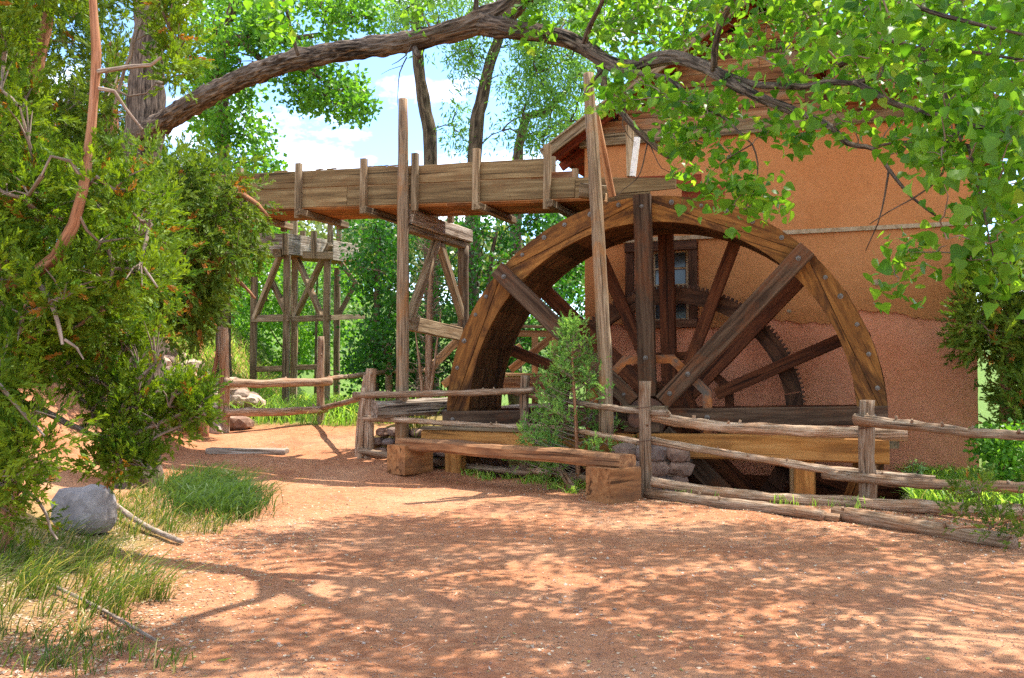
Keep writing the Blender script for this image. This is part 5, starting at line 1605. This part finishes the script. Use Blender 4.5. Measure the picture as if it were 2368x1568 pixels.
# grass beside the mill
P = ground_zone([tuple(W(3.5, -1.35, 0)[:2]), tuple(W(7.5, -1.2, 0)[:2]), tuple(W(7.5, 3.0, 0)[:2]), tuple(W(4.6, 2.4, 0)[:2]), tuple(W(3.5, 2.3, 0)[:2])], 9500)
P = np.array([tuple(p) for p in P])
unlit(blades('lawn_grass', P, RNG.uniform(0.12, 0.36, len(P)), lean_of(len(P), (-0.4, 0, 0)), 'meadow', 0.010), 'pale green grass slope beside the mill wall')
# tussock at the path's left edge
tp_ = plan([(360, 1130), (450, 1105), (560, 1130), (590, 1175), (540, 1205), (420, 1200)])
C = ground_zone(tp_, 46)
P, o_ = tufts(C, 70, 0.13)
unlit(blades('tussock_grass', P, RNG.uniform(0.20, 0.50, len(P)), lean_of(len(P), (0.6, -0.35, 0), 0.55), 'tussock', 0.005, 1.0), 'dark green arching grass tussock on the left edge of the path')
C = ground_zone(plan([(180, 1190), (330, 1130), (420, 1200), (560, 1205), (500, 1235), (300, 1250)]), 60)
P, o_ = tufts(C, 18, 0.08)
unlit(blades('verge_grass', P, RNG.uniform(0.08, 0.28, len(P)), lean_of(len(P), (0.5, -0.1, 0), 0.7), 'grass', 0.0045, 0.85), 'short mixed grass between the boulder and the tussock')
# long grass in the left foreground
C = ground_zone(plan([(-160, 1255), (120, 1240), (280, 1300), (380, 1400), (330, 1480), (60, 1440), (-160, 1460)]), 70)
P, o_ = tufts(C, 28, 0.055)
unlit(blades('long_grass', P, RNG.uniform(0.13, 0.40, len(P)), lean_of(len(P), (0.9, -0.1, 0), 0.55), 'grass', 0.0045, 0.85), 'long arching grass blades in the lower left corner')
C = ground_zone(plan([(-200, 1440), (150, 1450), (420, 1500), (450, 1560), (-100, 1565)]), 34)
P, o_ = tufts(C, 16, 0.05)
unlit(blades('sparse_grass', P, RNG.uniform(0.06, 0.2, len(P)), lean_of(len(P), (0.3, 0, 0), 0.7), 'grass', 0.004, 0.7), 'sparse short weeds along the bottom left of the picture')
# grass by the fence corner with seed heads, and low plants under the bench
def line_pts(A, B, n, w):
    out = []
    for k in range(n):
        t = random.random()
        out.append(onz(A[0] + (B[0] - A[0]) * t + random.uniform(-w, w), A[1] + (B[1] - A[1]) * t + random.uniform(-w, w)))
    return out
A_, B_ = (PC[0] + 0.5, PC[1] + 0.25), (PB[0] - 0.15, PB[1] + 0.55)
C = line_pts(A_, B_, 40, 0.28)
P, o_ = tufts(C, 26, 0.07)
unlit(blades('fence_grass', P, RNG.uniform(0.25, 0.62, len(P)), lean_of(len(P), (0, 0, 0), 0.6), 'grass', 0.006, 0.6), 'green grass clumps growing through the fence left of the wheel')
C = line_pts(A_, B_, 48, 0.3)
stems = np.array([tuple(c) for c in C]); hh = RNG.uniform(0.55, 1.0, len(stems)); ln = lean_of(len(stems), (0, 0, 0), 0.3)
o = blades('grass_stem', stems, hh, ln, 'grass', 0.004, 0.4)
unlit(o, 'thin grass stalks with seed heads along the fence')
tips = stems + ln * (hh * 0.4)[:, None] + np.array([0, 0, 1]) * (hh * 0.83)[:, None]
Pn = np.repeat(tips, 9, 0) + np.repeat(np.stack([ln[:, 0] * 0.3, ln[:, 1] * 0.3, np.full(len(ln), 1.0)], 1), 9, 0) * (np.tile(np.linspace(-0.09, 0.04, 9), len(tips)))[:, None]
o = scatter('seed_heads', Pn, rdir(len(Pn)), rdir(len(Pn), 1.4), np.full(len(Pn), 0.035), LANCE_V, KITE_F, M['seed_head'])
unlit(o, 'golden seed heads above the fence grass')
C = ground_zone(plan([(1010, 1072), (1060, 1062), (1330, 1105), (1380, 1145), (1330, 1148), (1180, 1112), (1030, 1095)]), 90)
P, o_ = tufts(C, 22, 0.07)
unlit(blades('low_plants', P, RNG.uniform(0.06, 0.20, len(P)), lean_of(len(P), (0, 0, 0), 0.9), 'meadow', 0.010, 0.8), 'low green plants under the bench beam')
C = line_pts((PCt[0] + 0.1, PCt[1] - 0.3), (PD[0], PD[1] - 0.35), 16, 0.12)
P, o_ = tufts(C, 7, 0.03)
unlit(blades('weed_sprigs', P, RNG.uniform(0.06, 0.20, len(P)), lean_of(len(P), (0, 0, 0), 0.5), 'meadow', 0.006, 0.5), 'small green weeds at the foot of the right fence')
# leafy weeds near the post and the mill foot
tree('weed', 'grey-green leafy weed against the foot of the mill wall', 'weed', [([grounded(2110, 1125, 12.9), at(2110, 1095, 12.9), at(2112, 1075, 12.9)], [0.012, 0.008, 0.004])],
     [([(2085, 1075), (2130, 1070), (2150, 1110), (2080, 1110)], 7, 12.8, 13.0)], 'pale_leaf', 0.055, 16, 0.07, LANCE_V, KITE_F)
tree('weed', 'small leafy weed growing in the pit behind the lowest rail', 'weed', [([grounded(1715, 1180, 12.4), at(1716, 1165, 12.5), at(1716, 1150, 12.5)], [0.01, 0.007, 0.004])],
     [([(1690, 1140), (1740, 1140), (1735, 1165), (1695, 1165)], 4, 12.45, 12.6)], 'pale_leaf', 0.05, 12, 0.06, LANCE_V, KITE_F)

# ---------------------------------------------------------------- rocks
def rock(px, py, size, seed, mat, label, cat='rock', group=None, Y=None, sub=3, rot=0.0, sink=0.25):
    p = gnd(px, py) if Y is None else at(px, py, Y)
    o = link('boulder', rock_mesh('boulder', M[mat], size, seed, sub, 0.25), None, Matrix.Translation(Vector((p.x, p.y, gz(p.x, p.y) + size[2] * (1 - sink)))) @ Matrix.Rotation(rot, 4, 'Z'))
    tag(o, label, cat, group)
    return o
o = rock(196, 1228, (0.34, 0.24, 0.27), 17.3, 'grey_rock', 'grey boulder under the juniper at left', 'boulder', rot=-0.5)
wall = empty('rock_bank', onz(-6.2, 16.5), 0, 'rough bank of stacked rocks between the junipers and the left fence', 'rock wall')
wl_ = wall.location
rr = random.Random(3)
for k in range(120):
    px, py = rr.uniform(255, 520), rr.uniform(800, 1005)
    p = gnd(px, py)
    if p.y > 22 or p.y < 11: continue
    s_ = rr.uniform(0.12, 0.34)
    link('rock', rock_mesh('rock', M['pale_rock' if rr.random() < 0.6 else 'stone'], (s_, s_ * rr.uniform(.7, 1), s_ * rr.uniform(.5, .8)), rr.uniform(0, 99), 2, 0.3), wall,
         Matrix.Translation(onz(p.x, p.y, s_ * 0.25) - wl_) @ Matrix.Rotation(rr.uniform(0, 6), 4, 'Z') @ Matrix.Rotation(rr.uniform(-.3, .3), 4, 'X'))
heap = empty('rock_heap', gnd(560, 950), 0, 'heap of pale rocks behind the left fence post', 'rock heap')
hl = heap.location
for k in range(46):
    t_ = rr.random()
    px = 530 + 62 * rr.random() ** 1.2
    py = 940 - (1 - (px - 528) / 75) * 62 * rr.random()
    s_ = rr.uniform(0.10, 0.24)
    p = at(px, py, 20.6 + rr.uniform(0, .8))
    link('rock', rock_mesh('rock', M['pale_rock'], (s_, s_, s_ * .7), rr.uniform(0, 99), 2, 0.3), heap, Matrix.Translation(p - hl) @ Matrix.Rotation(rr.uniform(0, 6), 4, 'Z'))
core = rock_mesh('earth_core', M['mortar'], (0.5, 0.5, 0.6), 7, 2, 0.2)
link('earth_core', core, heap, Matrix.Translation(at(540, 945, 21.2) - hl))
rock(495, 985, (0.28, 0.25, 0.26), 11.0, 'stone', 'brown rock at the foot of the left fence post, path side', sub=2, rot=0.4)
rock(548, 992, (0.34, 0.26, 0.17), 23.0, 'stone', 'low brown rock right of the left fence post', sub=2)
rock(640, 968, (0.30, 0.2, 0.10), 31.0, 'pale_rock', 'flat pale rock in the grass under the left rails', sub=2)

# ---------------------------------------------------------------- things on the path
def flat_scatter(name, pts, size, mat, tv, tf, label, cat, tilt=0.35, lift=0.006):
    P = np.array([tuple(p) for p in pts]); n = len(P); P[:, 2] += lift
    az = RNG.uniform(0, 2 * np.pi, n)
    AY = np.stack([np.cos(az), np.sin(az), RNG.normal(0, tilt * 0.5, n)], 1)
    AXv = np.stack([-np.sin(az), np.cos(az), RNG.normal(0, tilt, n)], 1)
    S = size * RNG.uniform(0.5, 1.5, n)
    return tag(scatter(name, P, AXv, AY, S, tv, tf, M[mat]), label, cat, kind='stuff')
def path_pts(n, dens):
    out = []
    while len(out) < n:
        x, y = random.uniform(-4.5, 6.0), 4.2 + 15 * random.random() ** 1.6
        if random.random() < dens(x, y):
            out.append(onz(x, y))
    return out
def d_litter(x, y):
    fl_ = lineY(CX + FPX * x / y, PCt, PD) if x > 1.2 else 99
    e = math.exp(-max(0, (PCt[1] - 0.55 * (x - 1.7)) - 0.3 - y) / 0.9) if x > 0.8 else 0
    l = sstep(-1.2, -2.6, x) if False else (1 - sstep(-2.9, -1.3, x)) * (1 - sstep(9.5, 12.5, y))
    p = noise.noise(Vector((x * 0.8, y * 0.8, 12))) + 0.6 * noise.noise(Vector((x * 2.6, y * 2.6, 2)))
    return min(1, 0.03 + max(0, p) * 0.22 + 1.0 * e + 0.7 * l) * (1 if y < 13.5 or x < 0 else 0.1)
flat_scatter('leaf_litter', path_pts(30000, d_litter), 0.023, 'litter', KITE_V, KITE_F, 'dry leaf litter scattered over the path edges', 'leaf litter')
def d_fluff(x, y):
    p = noise.noise(Vector((x * 1.1, y * 1.1, 40))) + 0.4 * noise.noise(Vector((x * 4, y * 4, 4)))
    return 0.02 + (0.9 if p > 0.33 else 0)
flat_scatter('seed_fluff', path_pts(1300, d_fluff), 0.022, 'fluff', [(-.5, 0, 0), (0, -.4, .15), (.5, 0, 0), (0, .6, .1)], [(0, 1, 2), (0, 2, 3)], 'pale cottonwood seed fluff drifted in patches on the path', 'seed fluff', 0.5)
peb = np.array([(1, 0, 0), (-1, 0, 0), (0, 1, 0), (0, -1, 0), (0, 0, .8), (0, 0, -.4)]) * 0.5
pf = [(0, 2, 4), (2, 1, 4), (1, 3, 4), (3, 0, 4), (2, 0, 5), (1, 2, 5), (3, 1, 5), (0, 3, 5)]
flat_scatter('gravel', path_pts(26000, lambda x, y: 0.5), 0.012, 'gravel', peb, pf, 'fine reddish gravel sprinkled on the dirt path', 'gravel', 0.3, 0.002)
NEEDLE_V = [(-.012, -.5, 0), (.012, -.5, 0), (.02, 0, .02), (.006, .5, 0), (-.006, .5, 0), (-.01, 0, .02)]
NEEDLE_F = [(0, 1, 2), (0, 2, 5), (5, 2, 3), (5, 3, 4)]
flat_scatter('needle_litter', path_pts(16000, lambda x, y: min(1, 0.25 + 0.8 * max(0, noise.noise(Vector((x * 0.9, y * 0.9, 31)))) + 0.5 * d_litter(x, y))), 0.075, 'needle', NEEDLE_V, NEEDLE_F, 'fine needles, bark shreds and broken twiglets strewn over the path', 'litter', 0.12, 0.007)
# fallen twigs
def twig(px, py, L, ang, r=0.006, label=None, bends=4):
    p = gnd(px, py)
    d = Vector((math.cos(ang), math.sin(ang), 0))
    pts = []
    q = Vector((p.x, p.y, 0)) - d * L / 2
    for k in range(bends + 1):
        pts.append(onz(q.x, q.y, r * 0.9 + 0.004))
        a2 = ang + random.uniform(-.35, .35)
        q = q + Vector((math.cos(a2), math.sin(a2), 0)) * L / bends
    tb = Tubes()
    c = pts[0].copy()
    tb.add([p_ - c for p_ in pts], [r * (1 - 0.5 * k / bends) for k in range(bends + 1)], 6, None, 0.2)
    if L > 0.3:
        m = pts[2] - c
        a3 = ang + random.choice((-.7, .7))
        e = m + Vector((math.cos(a3), math.sin(a3), 0)) * L * 0.3
        tb.add([m, e], [r * .6, r * .3], 5)
    o = tb.build('fallen_twig', M['twig_bark'], None, True, Matrix.Translation(c))
    tag(o, label or 'dry grey twig lying on the red dirt path', 'twig', None if label else 'dry twigs scattered on the path')
twig(1590, 1352, 1.25, -0.22, 0.013, 'long dark stick lying across the middle foreground of the path', 7)
twig(1650, 2380 * 0 + 1440, 0.2, -0.5, 0.011)
twig(1555, 1485, 0.16, -0.9, 0.012)
twig(2130, 1405, 0.45, -0.15, 0.010, 'forked stick lying on the right part of the path', 5)
twig(1715, 1518, 0.35, 0.05, 0.011, 'dark stick at the bottom edge near the centre of the path', 5)
twig(1330, 1362, 0.7, -0.1, 0.008, 'curved grey stick lying left of the long stick', 6)
for k in range(64):
    px = random.uniform(430, 2340); py = 1215 + 340 * random.random() ** 1.15
    if px > 1500 and py < 1215 + (px - 1500) * 0.09: continue
    twig(px, py, random.uniform(0.07, 0.30), random.uniform(-1.0, 1.0), random.uniform(0.003, 0.0075))
g0, g1 = gnd(248, 1190), gnd(420, 1262)
tag(pole('fallen_branch', [onz(g0.x, g0.y, 0.16), onz(*(g0.lerp(g1, .5))[:2], 0.06), onz(g1.x, g1.y, 0.03)], [0.028, 0.028, 0.022], M['twig_bark']), 'grey branch leaning from the boulder down to the path', 'branch')
g0, g1 = gnd(120, 1370), gnd(360, 1490)
tag(pole('fallen_branch', [onz(g0.x, g0.y, 0.05), onz(*(g0.lerp(g1, .5))[:2], 0.03), onz(g1.x, g1.y, 0.02)], [0.013, 0.013, 0.009], M['twig_bark']), 'thin grey branch lying in the foreground grass', 'branch')
p = gnd(500, 1532)
tag(scatter('yellow_leaf', [(p.x, p.y, p.z + .012)], [(0, 1, .3)], [(1, 0.1, .1)], [0.085], LANCE_V, KITE_F, M['cottonwood_leaf'], None, np.array([0.99])), 'single yellow-green leaf on the dirt at bottom left', 'leaf')
